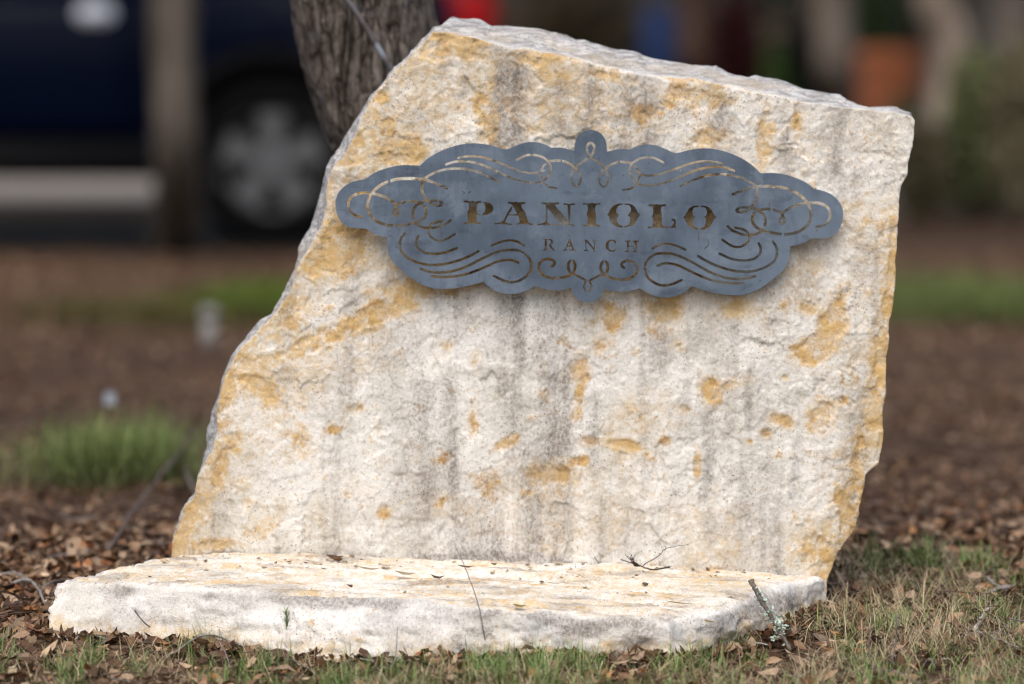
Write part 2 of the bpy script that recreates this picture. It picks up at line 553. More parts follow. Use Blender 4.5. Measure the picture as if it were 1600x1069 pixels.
M['boulder'] = stone_mat('boulder_limestone', (0.26, 0.235, 0.205), (0.17, 0.15, 0.125))
t = NT('lichen')
c = t.mix(t.mr(t.noise(300, 4), 0.35, 0.65), (0.32, 0.42, 0.33), (0.60, 0.70, 0.60))
M['lichen'] = t.fin(c, 0.95, 0, t.bump(t.noise(400, 3), 0.8, 0.002), 0.1)

# ------------------------------------------------------------------ ground, kerb, paving
def gz(x, y):
    """height of the ground"""
    p = np.stack([np.atleast_1d(x), np.atleast_1d(y)], 1).astype(float)
    fade = sstep(30, 20, p[:, 1])
    return fade * (0.010 * fbm(p * 2.2, 3, 5) + 0.005 * fbm(p * 9, 3, 9)) - 0.004 + lie(p[:, 1])

def axis(parts):
    return np.unique(np.concatenate([np.linspace(a, b, n) for a, b, n in parts]))
gx = axis([(-900, -60, 8), (-60, -6, 10), (-6, -2.2, 26), (-2.2, 2.2, 130), (2.2, 6, 26), (6, 60, 10), (60, 900, 8)])
gy = axis([(-900, -40, 8), (-40, 5, 12), (5, 7.9, 20), (7.9, 11, 110), (11, 21.55, 120)])
def ground_sheet(name, xs, ys, zf, mat):
    X, Y = np.meshgrid(xs, ys)
    x, y = X.ravel(), Y.ravel()
    V = np.stack([x, y, zf(x, y)], 1)
    nx, ny = len(xs), len(ys)
    i = np.arange(ny - 1)[:, None] * nx; j = np.arange(nx - 1)[None]
    q = np.stack([i + j, i + j + 1, i + nx + j + 1, i + nx + j], -1).reshape(-1, 4)
    return mesh_np(name, V, q, mat)
gy = axis([(-900, -40, 8), (-40, 5, 12), (5, 7.9, 20), (7.9, 11, 110), (11, 24, 130), (24, 60, 20), (60, 1500, 10)])
tag(ground_sheet('ground', gx, gy, gz, M['ground']), kind='structure')
def flat(name, x0, x1, y0, y1, z, mat):
    return ground_sheet(name, np.linspace(x0, x1, 12), np.linspace(y0, y1, 6), lambda x, y: np.full(len(x), z), mat)
tag(flat('road', -40, -0.15, 22.1, 24.70, 0.010, M['shade_asphalt']), kind='structure')  # shadow band under the car is put into this dark strip's colour
tag(flat('pavement', -40, -0.15, 24.84, 31.8, 0.10, M['concrete']), kind='structure')
kerb = bpy.data.objects.new('kerb', None); link(kerb); tag(kerb, kind='structure')
for k in range(-9, 1):
    bm = bmesh.new()
    box_bm(bm, (k * 1.2 - .76, 24.77, 0.04), (1.19, 0.14, 0.13), 0.015)
    bm_obj('kerb_stone', bm, M['concrete'], kerb)

# ------------------------------------------------------------------ the upright slab
PAIR = [(268.6, 915, 285, 890), (268.6, 858, 280, 850), (270, 839, 278, 835), (281, 820, 288, 815), (289, 794, 294, 785), (302, 778, 304, 770),
 (308, 743, 312, 735), (321, 721, 318, 715), (334, 699, 325, 695), (338, 675, 323.5, 668), (341, 640, 335, 634), (350, 591, 350, 585), (361, 565, 362, 556),
 (377, 543, 371, 540), (398, 521, 386, 519), (416, 505, 406, 498), (430, 491, 427, 489), (442, 473, 440, 466), (453.6, 453.6, 450, 446), (462, 428, 462, 418),
 (471, 406, 465, 402), (482, 392, 466, 390), (493, 369, 477, 368), (504, 352, 485, 353), (510, 330, 492, 326), (512.5, 288, 503, 284), (521, 262, 513, 256),
 (533, 249, 520, 242), (556, 209, 540, 211), (564, 193, 558, 187), (576, 162, 577, 158), (600, 133, 601, 128), (615, 110, 616, 104), (639, 89, 640, 83),
 (655, 71, 657, 65), (677, 50, 677, 45), (689, 50, 692, 40), (698, 50, 706, 25), (723, 57, 730, 30), (741, 59.5, 749, 33), (760, 65, 767, 41), (799, 76, 791, 39),
 (820, 79, 840, 44.5), (846, 84, 860, 50), (894, 91, 884, 54.5), (910, 96, 898.5, 63), (929, 102, 920, 64), (955, 108, 953, 72), (977, 114, 979, 76),
 (1010, 118, 1012, 89), (1036, 121, 1060, 97), (1085, 125, 1105, 102.5), (1110, 130, 1119, 104), (1139, 136, 1139, 114), (1160, 141, 1169, 119), (1186, 146, 1183, 118),
 (1210, 151, 1217, 126), (1234, 156, 1234, 130.5), (1260, 160, 1256, 140), (1280, 163, 1284, 144.5), (1299, 166, 1312, 147), (1320, 169, 1324, 158.6),
 (1358, 173, 1352, 165.6), (1390, 177, 1402, 170), (1420, 181, 1425, 175.5), (1430, 187, 1424, 184), (1428, 217, 1416, 217), (1422, 245, 1411, 245), (1415, 274, 1404, 274),
 (1408, 290, 1398, 290), (1404, 319, 1394, 319), (1402.5, 361, 1392, 361), (1398, 440, 1388, 440), (1396, 458, 1386, 458), (1389, 509, 1380, 509), (1386, 554, 1376, 554),
 (1384, 614, 1374, 614), (1377, 649, 1366, 649), (1380, 688, 1369, 688), (1374, 709, 1362, 709), (1372, 726, 1358, 724), (1353, 742, 1342, 740), (1351, 760, 1340, 758),
 (1348, 772, 1336, 770), (1342, 805, 1330, 800), (1334, 826, 1322, 822), (1322, 844, 1310, 840), (1309.5, 863, 1298, 858), (1299, 891, 1287, 884), (1293, 905, 1281, 898),
 (1292, 960, 1278, 940), (1150, 975, 1150, 950), (900, 975, 900, 950), (600, 960, 600, 940), (400, 940, 400, 925)]
SLAB_Y, LEAN, THICK = 9.175, 0.07, 0.17
PR = resample(PAIR, 3.2)
# ragged broken rim
s_arc = np.arange(len(PR)) * 3.2
jx = fbm(np.stack([s_arc / 26, s_arc * 0], 1), 4, 31) * 2.6
jy = fbm(np.stack([s_arc / 26, s_arc * 0 + 7], 1), 4, 32) * 2.6
PR[:, 0] += jx; PR[:, 1] += jy
PR[:, 2] += jx * 0.7 + 2.2 * fbm(np.stack([s_arc / 40, s_arc * 0 + 3], 1), 3, 33)
PR[:, 3] += jy * 0.7 + 2.6 * fbm(np.stack([s_arc / 30, s_arc * 0 + 5], 1), 4, 34)
front_px, tri = fill2d(PR[:, :2], 2.5)
nB = len(PR)

OCHRE = [  # photo x, y, radius x, radius y, tilt deg, strength
 (545, 238, 30, 16, -50, 1.0), (622, 232, 36, 30, 10, 1.0), (592, 150, 14, 9, 0, .8), (606, 192, 9, 8, 0, .8), (560, 252, 26, 12, 20, .6),
 (540, 372, 40, 52, 20, 1.0), (520, 400, 30, 30, 0, .8), (500, 410, 26, 28, 0, .7), (665, 447, 70, 22, -8, 1.05), (590, 490, 75, 18, -25, 1.0), (510, 528, 60, 16, -18, .9), (450, 500, 30, 40, 30, .5),
 (402, 600, 34, 14, 20, 1.05), (425, 612, 14, 20, -20, .9), (352, 625, 14, 60, 10, .9), (366, 692, 12, 18, 0, .9), (340, 740, 13, 40, 15, .85), (300, 800, 14, 40, 25, .8),
 (282, 845, 12, 25, 10, .9), (345, 660, 18, 30, 0, .7), (440, 555, 30, 12, -30, .5),
 (720, 62, 50, 8, 8, .7), (760, 170, 17, 62, -3, .85), (748, 90, 30, 14, 20, .5), (835, 98, 40, 14, 12, .55), (865, 112, 30, 16, 25, .6), (955, 118, 40, 10, 12, .5), (690, 75, 12, 24, 10, .6), (1070, 150, 70, 22, 6, .45), (960, 180, 120, 36, 5, .25),
 (1196, 216, 12, 42, 3, 1.1), (1100, 220, 40, 26, 0, .5), (1245, 180, 12, 30, 0, .5), (680, 150, 40, 50, 0, .25),
 (1398, 400, 14, 60, 3, .9), (1390, 480, 14, 60, 3, .85), (1376, 560, 16, 60, 3, .8), (1368, 640, 18, 50, 0, .75), (1300, 505, 22, 30, 25, 1.1), (1272, 545, 36, 20, -20, 1.0), (1262, 480, 14, 14, 0, .8), (1310, 470, 16, 30, 30, .7),
 (1283, 650, 22, 27, 25, 1.2), (1222, 658, 20, 12, 15, 1.0), (1196, 678, 11, 9, 0, .95), (1312, 626, 12, 8, 0, .8), (1112, 612, 17, 22, 10, 1.0), (1070, 640, 16, 8, 25, .8), (1140, 602, 34, 10, -20, .65), (1172, 690, 6, 5, 0, .9), (1090, 725, 7, 26, 0, .8), (1226, 590, 7, 6, 0, .8),
 (1302, 880, 14, 46, -20, 1.1), (1325, 815, 12, 50, -15, 1.0), (1340, 740, 16, 40, 0, .7), (1265, 850, 34, 40, 0, .4), (1345, 690, 20, 20, 0, .6),
 (908, 575, 14, 26, 0, 1.0), (904, 625, 9, 30, 5, .9), (948, 500, 26, 26, 20, .95), (940, 540, 20, 12, -30, .8), (862, 745, 36, 28, -15, 1.1), (900, 722, 20, 10, -20, .9), (795, 690, 22, 9, -30, 1.0), (922, 690, 20, 9, 0, .9), (975, 695, 26, 10, 5, .85),
 (1035, 490, 30, 36, 0, .7), (1060, 540, 14, 10, 0, .6), (745, 560, 10, 18, 0, .6), (700, 540, 10, 10, 0, .5), (830, 770, 16, 8, 0, .7), (740, 660, 10, 26, 0, .4), (1040, 690, 12, 8, 0, .5), (1150, 480, 26, 18, 0, .5),
 (555, 640, 16, 10, 0, .5), (520, 670, 14, 8, 0, .5), (600, 800, 16, 12, 0, .5), (400, 830, 20, 14, 0, .55), (340, 850, 40, 10, 0, .6), (470, 690, 12, 24, 0, .4), (690, 790, 30, 20, 0, .35), (860, 860, 20, 10, 0, .4),
 (760, 345, 120, 45, 0, .75), (920, 350, 120, 45, 0, .8), (1060, 345, 110, 45, 0, .7), (700, 410, 90, 25, 0, .9), (850, 425, 90, 20, 0, .8), (1040, 425, 100, 22, 0, .7), (640, 330, 60, 30, 0, .55), (780, 240, 40, 12, 0, .6), (1120, 260, 60, 15, 0, .5)]
STREAK = [  # photo x, y top, y bottom, half width, strength
 (860, 455, 740, 24, .85), (668, 610, 775, 14, .8), (702, 590, 720, 13, .75), (1107, 640, 830, 12, .8), (1030, 470, 570, 18, .8), (1172, 565, 650, 6, .7), (872, 770, 870, 12, .5), (930, 620, 720, 10, .6),
 (790, 560, 640, 14, .5), (800, 455, 545, 40, .55), (720, 455, 510, 60, .5), (970, 460, 520, 50, .45), (1100, 470, 520, 50, .5), (1200, 440, 500, 30, .45), (1245, 690, 800, 10, .5), (1165, 730, 800, 10, .45), (620, 720, 820, 16, .4), (1060, 730, 860, 14, .4),  # broad ones under the sign put part of its shade into the grey
 (785, 90, 220, 22, .75), (810, 130, 215, 20, .65), (875, 130, 215, 15, .7), (735, 70, 120, 14, .5), (925, 130, 200, 16, .4), (985, 140, 215, 14, .6), (1015, 140, 230, 16, .6), (1135, 150, 215, 12, .6), (1226, 190, 270, 11, .95), (1310, 165, 290, 16, .75), (1330, 210, 310, 14, .45),
 (1260, 380, 470, 26, .55), (1230, 400, 440, 20, .7), (1355, 350, 420, 20, .5), (640, 60, 140, 10, .3), (1010, 180, 215, 16, .6), (700, 80, 130, 18, .4), (450, 590, 650, 10, .4), (545, 720, 800, 20, .3), (935, 770, 880, 12, .35), (1000, 790, 880, 12, .3), (760, 780, 860, 14, .3)]

def blob_field(q, blobs):
    f = np.full(len(q), -9.0)
    for x, y, rx, ry, a, s in blobs:
        c_, s_ = math.cos(math.radians(a)), math.sin(math.radians(a))
        dx, dy = q[:, 0] - x, q[:, 1] - y
        u, v = (dx * c_ + dy * s_) / rx, (-dx * s_ + dy * c_) / ry
        f = np.maximum(f, (1 - np.sqrt(u * u + v * v)) * min(1.0, s + .1) - (1 - min(1, s)) * .45)
    return f

def streak_field(q, st):
    f = np.zeros(len(q))
    w = 7 * fbm(q / 60, 3, 51)
    for x, y0, y1, hw, s in st:
        fx = np.exp(-((q[:, 0] - x + w) / hw) ** 2)
        fy = sstep(y0 - 26, y0 + 18, q[:, 1]) * sstep(y1 + 85, y1 - 35, q[:, 1])
        f = np.maximum(f, s * fx * fy)
    return f

q = front_px
m_ = q / 1000.0                                      # about metres on the face
lx = np.interp(q[:, 1], [b[1] for b in PAIR[:36]][::-1], [b[0] for b in PAIR[:36]][::-1])
rx_ = np.interp(q[:, 1], [b[1] for b in PAIR[65:90]], [b[0] for b in PAIR[65:90]])
ty_ = np.interp(q[:, 0], [b[0] for b in PAIR[36:65]], [b[1] for b in PAIR[36:65]])
dl, dr2, dt = q[:, 0] - lx, rx_ - q[:, 0], q[:, 1] - ty_
rimband = np.maximum.reduce([0.95 * np.exp(-(dl / 22) ** 2) * sstep(200, 300, q[:, 1]), 1.0 * np.exp(-(dr2 / 16) ** 2) * sstep(320, 350, q[:, 1]), 0.8 * np.exp(-(dt / 7) ** 2) * sstep(690, 700, q[:, 0]) * sstep(1260, 1150, q[:, 0])])
rimband = rimband * (0.55 + 0.9 * fbm(m_ * np.array([9, 7]), 4, 69, 0.6))
och_f = np.maximum(blob_field(q, OCHRE), rimband * 0.75 - 0.42) + 0.50 * fbm(m_ * 17, 6, 61, 0.66) + 0.12 * fbm(m_ * 110, 2, 62)
och_f = np.maximum(och_f, 0.9 * fbm(m_ * 11, 5, 67, 0.62) - 0.82 + 0.42 * sstep(480, 80, q[:, 1]))
ochre = sstep(-0.50, 0.50, och_f)
warm = np.clip(sstep(520, 90, q[:, 1]) * 0.75 * (0.6 + 0.8 * fbm(m_ * 6, 4, 63)) + sstep(-0.6, 0.0, blob_field(q, OCHRE)) * 0.45 + 0.35 * sstep(.0, .5, fbm(m_ * 9, 4, 64)) + 0.60 * np.exp(-np.maximum(np.minimum(dl, dr2), 0) / 80), 0, 1)
warm *= 1 - 0.75 * sstep(1230, 1290, q[:, 0]) * sstep(330, 300, q[:, 1])
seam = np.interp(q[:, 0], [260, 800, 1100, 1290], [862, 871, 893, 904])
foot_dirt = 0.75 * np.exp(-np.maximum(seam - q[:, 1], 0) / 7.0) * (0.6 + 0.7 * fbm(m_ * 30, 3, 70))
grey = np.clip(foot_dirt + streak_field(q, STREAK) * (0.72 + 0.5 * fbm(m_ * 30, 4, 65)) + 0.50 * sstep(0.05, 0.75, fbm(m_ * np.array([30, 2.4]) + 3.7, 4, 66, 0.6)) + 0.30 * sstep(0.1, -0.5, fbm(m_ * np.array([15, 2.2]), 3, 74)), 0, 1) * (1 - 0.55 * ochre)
# relief: broad swells, vertical flutes, flaked steps, grit
flk = fbm(m_ * np.array([7.5, 6.0]) + 3, 5, 71, 0.55) * 3.0
step_ = np.floor(flk) + sstep(0.0, 0.07, flk - np.floor(flk))
flk2 = fbm(m_ * np.array([19, 16]) + 9, 4, 72, 0.55) * 2.2
step2 = np.floor(flk2) + sstep(0.0, 0.14, flk2 - np.floor(flk2))
relief = (0.0055 * fbm(m_ * 3.2, 2, 73) + 0.0060 * fbm(m_ * np.array([15, 2.2]), 3, 74) + 0.0016 * step_ + 0.0007 * step2
          + 0.0009 * fbm(m_ * 70, 4, 75, 0.65) - 0.0022 * sstep(0.05, 0.16, och_f + 0.2 * fbm(m_ * 60, 3, 68)) - 0.0022 * streak_field(q, STREAK))
# scabs: thin plates of surface, some still on, some broken away
rgf = np.random.default_rng(44)
def scabs(n, stretch, warp, seed):
    sd_ = np.stack([rgf.uniform(240, 1450, n), rgf.uniform(20, 980, n)], 1)
    wq = q + warp * np.stack([fbm(m_ * 24, 4, seed), fbm(m_ * 24 + 5, 4, seed + 1)], 1)
    kd_ = KDTree(n)
    for i_, a_ in enumerate(sd_): kd_.insert((a_[0] * stretch, a_[1], 0), i_)
    kd_.balance()
    return np.array([kd_.find((a_[0] * stretch, a_[1], 0))[1] for a_ in wq]), n
idc, n_ = scabs(620, 0.85, 22, 141)
hv = rgf.choice([0, 0, 0, 0, 0, 0, 1, -1], n_) * rgf.uniform(.5, 1.0, n_)
idc2, n2_ = scabs(2600, 0.9, 12, 143)
hv2 = rgf.choice([0, 0, 0, 0, 0, 0, 0, 1, 1, -1], n2_) * rgf.uniform(.4, 1.0, n2_)
tiltf = 0.5 + 0.8 * fbm(m_ * 30, 3, 145)
relief += 0.0030 * hv[idc] * np.clip(tiltf, .2, 1.3) + 0.0013 * hv2[idc2]
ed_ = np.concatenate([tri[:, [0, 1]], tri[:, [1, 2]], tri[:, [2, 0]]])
ledge_line = np.zeros(len(q))
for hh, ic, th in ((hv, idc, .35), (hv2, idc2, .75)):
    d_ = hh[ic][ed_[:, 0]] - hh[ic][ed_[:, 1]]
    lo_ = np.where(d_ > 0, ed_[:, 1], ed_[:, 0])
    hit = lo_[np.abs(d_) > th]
    # dark line on the low side of flake steps, in broken runs
    ledge_line[hit] = 1
ledge_line *= sstep(0.12, 0.42, fbm(m_ * 14, 3, 147)) * (0.5 + 0.5 * sstep(-.2, .2, fbm(m_ * 50, 2, 148)))
gone = np.clip(-hv[idc], 0, 1)
ochre = np.clip(ochre + 0.35 * gone * (0.15 + warm) - 0.4 * np.clip(hv[idc], 0, 1), 0, 1)
P3 = lean_plane(q, SLAB_Y, LEAN)
nrm = np.array([0, -1, LEAN]); nrm = nrm / np.linalg.norm(nrm)
Vf = P3 + relief[:, None] * nrm
# rim rings from the front outline to the back outline
back3 = lean_plane(PR[:, 2:4], SLAB_Y + THICK, LEAN)
NR = 16
rim = []
for k in range(1, NR):
    t_ = k / NR
    R = Vf[:nB] * (1 - t_) + back3 * t_
    dd = np.stack([fbm(R * np.array([30, 16, 30]) + o, 4, 81 + o) for o in range(3)], 1)
    terr = fbm(np.stack([s_arc / 90, np.full(nB, t_ * 7)], 1), 3, 84)
    R = R + dd * 0.0055 * math.sin(math.pi * t_) ** 0.6
    R[:, 2] += 0.004 * (np.floor(terr * 3) / 3) * math.sin(math.pi * t_)
    rim.append(R)
bq, btri = fill2d(PR[:, 2:4], 26.0, seed=3)
Vb = lean_plane(bq, SLAB_Y + THICK, LEAN)
Vb[nB:, 1] += 0.012 * fbm(Vb[nB:] * 6, 4, 88)
nF = len(Vf)
V = np.concatenate([Vf] + rim + [Vb])
ringidx = [np.arange(nB)] + [nF + k * nB + np.arange(nB) for k in range(NR - 1)] + [nF + (NR - 1) * nB + np.arange(nB)]
quads = []
for a, b in zip(ringidx[:-1], ringidx[1:]):
    quads.append(np.stack([a, b, np.roll(b, -1), np.roll(a, -1)], 1))
quads = np.concatenate(quads)
e1 = Vf[tri[0, 1]] - Vf[tri[0, 0]]; e2 = Vf[tri[0, 2]] - Vf[tri[0, 0]]
if np.cross(e1, e2)[1] > 0: tri = tri[:, ::-1]
btri_i = btri + nF + (NR - 1) * nB
extra = len(V) - nF
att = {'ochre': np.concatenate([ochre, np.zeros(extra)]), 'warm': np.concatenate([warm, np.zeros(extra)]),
       'grey': np.concatenate([grey, np.zeros(extra)]), 'side': np.concatenate([np.zeros(nF), np.ones(extra)]), 'ledge_line': np.concatenate([ledge_line, np.zeros(extra)])}
# the left broken edge keeps some ochre for the first rings
for k in range(3):
    sl = slice(nF + k * nB, nF + (k + 1) * nB)
    att['side'][sl] = [0.35, 0.7, 0.9][k]
    att['ochre'][sl] = ochre[:nB] * [0.8, 0.5, 0.2][k]
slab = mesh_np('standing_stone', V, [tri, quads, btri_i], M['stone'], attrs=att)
bm = bmesh.new(); bm.from_mesh(slab.data); bmesh.ops.recalc_face_normals(bm, faces=bm.faces); bm.to_mesh(slab.data); bm.free()
tag(slab, 'large upright cream limestone slab with ochre stains and grey streaks, carrying the steel sign', 'stone slab')

# ------------------------------------------------------------------ the flat base stone
TOP = [(93, 905, .085), (196, 906, .090), (275, 912, .091), (350, 919, .090), (450, 924, .090), (560, 929, .090), (660, 933, .088), (744, 943, .084), (790, 948, .081), (814, 952, .077),
       (870, 962, .064), (905, 968, .060), (957, 969, .060), (1010, 973, .056), (1040, 977, .053), (1075, 967, .056), (1117, 959, .060), (1159, 940, .058), (1208, 922, .055), (1250, 912, .052), (1290, 903, .050)]
tp = [at_z(a, b, c) for a, b, c in TOP]
bk = lambda x, dy, z: Vector((x, SLAB_Y + dy, z + float(lie(SLAB_Y + dy))))
tp += [bk(0.485, .06, .045), bk(0.2, .06, .065), bk(-0.3, .06, .088), at_z(262, 861, .090), at_z(235, 868, .090), at_z(210, 875, .090), at_z(140, 894, .088), at_z(110, 900, .086)]
BOT = [(78, 998), (175, 998), (265, 1004), (350, 1010), (450, 1022), (550, 1027), (650, 1029), (744, 1030), (790, 1029), (814, 1028), (870, 1025), (905, 1024), (957, 1025), (1010, 1027), (1050, 1030), (1085, 1026),
       (1122, 1014), (1160, 1000), (1197, 985), (1240, 966), (1268, 946)]
bp = [at_z(a, b, 0.0) for a, b in BOT]
bp += [bk(0.46, .06, 0), bk(0.2, .06, 0), bk(-0.3, .06, 0), at_z(225, 915, 0), at_z(190, 920, 0), at_z(160, 925, 0), at_z(110, 945, 0), at_z(84, 965, 0)]
for v in bp: v.z -= 0.035; v.y -= 0.012
TB = np.array([list(a)[:3] + list(b) for a, b in zip(tp, bp)])
# inserting the rounded left nose
TBs = resample(np.concatenate([TB[:, :2], TB[:, 2:]], 1), 0.0055)
arc = np.arange(len(TBs)) * 0.0055
j1 = fbm(np.stack([arc * 22, arc * 0], 1), 4, 91) * 0.006
j2 = fbm(np.stack([arc * 22, arc * 0 + 4], 1), 4, 92) * 0.009
TBs[:, 0] += j1; TBs[:, 1] += j2
nb2 = len(TBs)
v2, t2 = fill2d(TBs[:, :2], 0.0060, seed=5)
# height of the top by smooth blending of rim heights
kx = np.array([[a.x, a.y, a.z - float(lie(a.y))] for a in tp])
w = 1.0 / (((v2[:, None, 0] - kx[None, :, 0]) ** 2 + (v2[:, None, 1] - kx[None, :, 1]) ** 2) + 0.012)
z2 = (w * kx[None, :, 2]).sum(1) / w.sum(1)
z2 += lie(v2[:, 1])
z2[:nb2] = 0.55 * z2[:nb2] + 0.45 * TBs[:, 2]
lay = fbm(v2 * np.array([5, 26]), 5, 93, 0.55) * 3.0
lay = np.floor(lay) + sstep(0, 0.16, lay - np.floor(lay))
z2 += 0.0034 * lay + 0.0030 * fbm(v2 * np.array([9, 40]), 4, 94) + 0.0012 * fbm(v2 * np.array([60, 110]), 3, 95)
kd = KDTree(nb2)
for i in range(nb2): kd.insert((v2[i, 0], v2[i, 1], 0), i)
kd.balance()
de = np.array([kd.find((a, b, 0))[2] for a, b in v2])
z2 -= 0.008 * np.exp(-de / 0.012)
Vt = np.stack([v2[:, 0], v2[:, 1], z2], 1)
botv = TBs[:, 3:6].copy()
NR2 = 26
rings = []
for k in range(1, NR2):
    t_ = k / (NR2 - 1)
    R = Vt[:nb2] * (1 - t_) + botv * t_
    out = np.stack([TBs[:, 0] - 0.0, TBs[:, 1] - 9.0], 1)
    out /= np.linalg.norm(out, axis=1)[:, None]
    bul = 0.012 * math.sin(math.pi * min(1, t_ * 1.25)) * (0.6 + 0.7 * fbm(np.stack([arc * 5, arc * 0 + 1], 1), 3, 96))
    R[:, :2] += out * bul[:, None]
    s3 = np.stack([R[:, 0], R[:, 1], R[:, 2]], 1)
    chip = fbm(s3 * np.array([16, 16, 30]), 5, 97, 0.6) * 2.2
    chip = np.floor(chip) + sstep(0, 0.25, chip - np.floor(chip))
    dsp = 0.0042 * chip + 0.006 * fbm(s3 * 11, 3, 98) + 0.0032 * fbm(s3 * 60, 4, 99, 0.6)
    f_ = min(1.0, t_ * 5)
    R[:, :2] += out * (dsp * f_)[:, None]
    R[:, 2] += 0.003 * fbm(s3 * 40, 3, 100) * f_
    rings.append(R)
Vall = np.concatenate([Vt] + rings)
nT = len(Vt)
ri = [np.arange(nb2)] + [nT + k * nb2 + np.arange(nb2) for k in range(NR2 - 1)]
qd = np.concatenate([np.stack([a, b, np.roll(b, -1), np.roll(a, -1)], 1) for a, b in zip(ri[:-1], ri[1:])])
pq = to_px(Vall)
GREYB = [(500, 938, 120, 16, 2, 1.0), (440, 934, 40, 12, 0, .9), (600, 945, 60, 14, 5, .9), (850, 962, 60, 14, 20, 1.0), (905, 985, 60, 16, 5, .8), (1000, 990, 40, 18, 0, .8), (195, 925, 22, 12, 0, .7), (330, 935, 26, 10, 0, .7), (760, 960, 40, 22, 0, .6), (960, 975, 60, 10, 0, .7), (1120, 985, 26, 26, 0, .7), (1180, 955, 50, 20, -20, .85), (1230, 940, 40, 20, -20, .8)]  # entries on the right face put its shade into the grey
gb = np.clip(sstep(-0.35, 0.45, blob_field(pq, GREYB) + 0.45 * fbm(Vall * np.array([14, 14, 60]), 4, 101)), 0, 1) * 0.85
istop = np.concatenate([np.ones(nT), np.zeros(len(Vall) - nT)])
istop[:nT] *= sstep(0.0, 0.02, de)
streaky = fbm(np.stack([Vall[:, 0] * 9, Vall[:, 1] * 34], 1), 5, 102, 0.6)
ochb = istop * sstep(0.0, 0.8, streaky) * 0.62
warmb = istop * np.clip(0.55 + 0.5 * streaky, 0, 1)
low_ = sstep(0.055, 0.0, Vall[:, 2] - lie(Vall[:, 1])) * (1 - istop)
warmb = np.maximum(warmb, low_ * np.clip(0.9 + 0.6 * fbm(Vall * 25, 4, 104), 0, 1))
gb = np.maximum(gb, 0.40 * sstep(0.05, 0.5, fbm(Vall * np.array([12, 12, 26]), 5, 105, 0.62)))
greyb = np.where(istop > 0.5, 0.75 * sstep(-0.05, 0.6, fbm(np.stack([Vall[:, 0] * 11, Vall[:, 1] * 40], 1), 5, 103, 0.62)), gb)
base = mesh_np('base_stone', Vall, [t2, qd], M['stone_base'], attrs={'ochre': ochb, 'warm': warmb, 'grey': greyb, 'side': np.zeros(len(Vall))})
bm = bmesh.new(); bm.from_mesh(base.data); bmesh.ops.recalc_face_normals(bm, faces=bm.faces); bm.to_mesh(base.data); bm.free()
tag(base, 'low flat white limestone slab lying on the ground in front of the upright stone', 'stone slab')
base_kd = KDTree(nT)
for i in range(nT): base_kd.insert((Vt[i, 0], Vt[i, 1], 0), i)
base_kd.balance()
base_plan = TBs[:, :2].copy()
base_foot = TBs[:, 3:5].copy()
def base_top(x, y):
    return Vt[base_kd.find((x, y, 0))[1], 2]

# ------------------------------------------------------------------ the cut steel sign
AX_C = np.array([920.5, 338.0])
AX_D = np.array([-math.sin(math.radians(1.25)), math.cos(math.radians(1.25))])
def mirror(p):
    p = np.asarray(p, float) - AX_C
    return AX_C + 2 * (p @ AX_D)[:, None] * AX_D - p

OUT = [  # left half of the outline, each run ends in a cusp
 [(923, 202.5), (911, 206), (903, 213), (898.5, 223), (897, 236)],
 [(897, 236), (890, 234), (880, 231.2), (870, 230.5), (861.5, 231)],
 [(861.5, 231), (852, 226), (842, 223), (832, 221.8), (820, 223), (808, 227), (798, 231.3), (790, 233.5), (782, 232), (770, 228), (758, 225.5), (744, 224), (730, 224.5), (716, 226.8), (700, 231.5), (683, 239), (669, 247.5), (656, 259)],
 [(656, 259), (644, 258.3), (630, 258), (615, 260), (600, 264.2), (588, 268.8), (579, 274), (571, 280)],
 [(571, 280), (563, 281.2), (552, 284), (542, 288.5), (534, 295), (527.5, 304), (524.3, 314), (524.3, 324), (526.5, 334), (530, 342), (535, 348.5), (542, 353.5), (551, 356.3), (561, 356.8), (572, 357.5)],
 [(572, 357.5), (581, 363.3), (591, 368), (605, 371)],
 [(605, 371), (604.8, 380), (605.5, 390), (608, 399), (614, 409), (622, 417.5), (630, 424.5), (640, 432.5), (652, 441), (665, 447), (678, 450.5), (690, 451.5), (710, 450.5), (730, 447), (746, 443), (756, 439.7)],
 [(756, 439.7), (762, 446.5), (772, 453), (783, 457.5), (793, 459.3), (803, 459.2), (815, 457), (827, 452), (836, 446.5)],
 [(836, 446.5), (846, 450.3), (858, 453), (870, 453.7), (882, 452.5), (892, 449.5)],
 [(892, 449.5), (894, 456), (899, 464), (907, 470.5), (918, 472.7)]]
half = np.concatenate([smooth_path(s, 6)[:-1] for s in OUT] + [np.array([[918, 472.7]])])
outline = np.concatenate([half, mirror(half)[::-1][1:-1]])

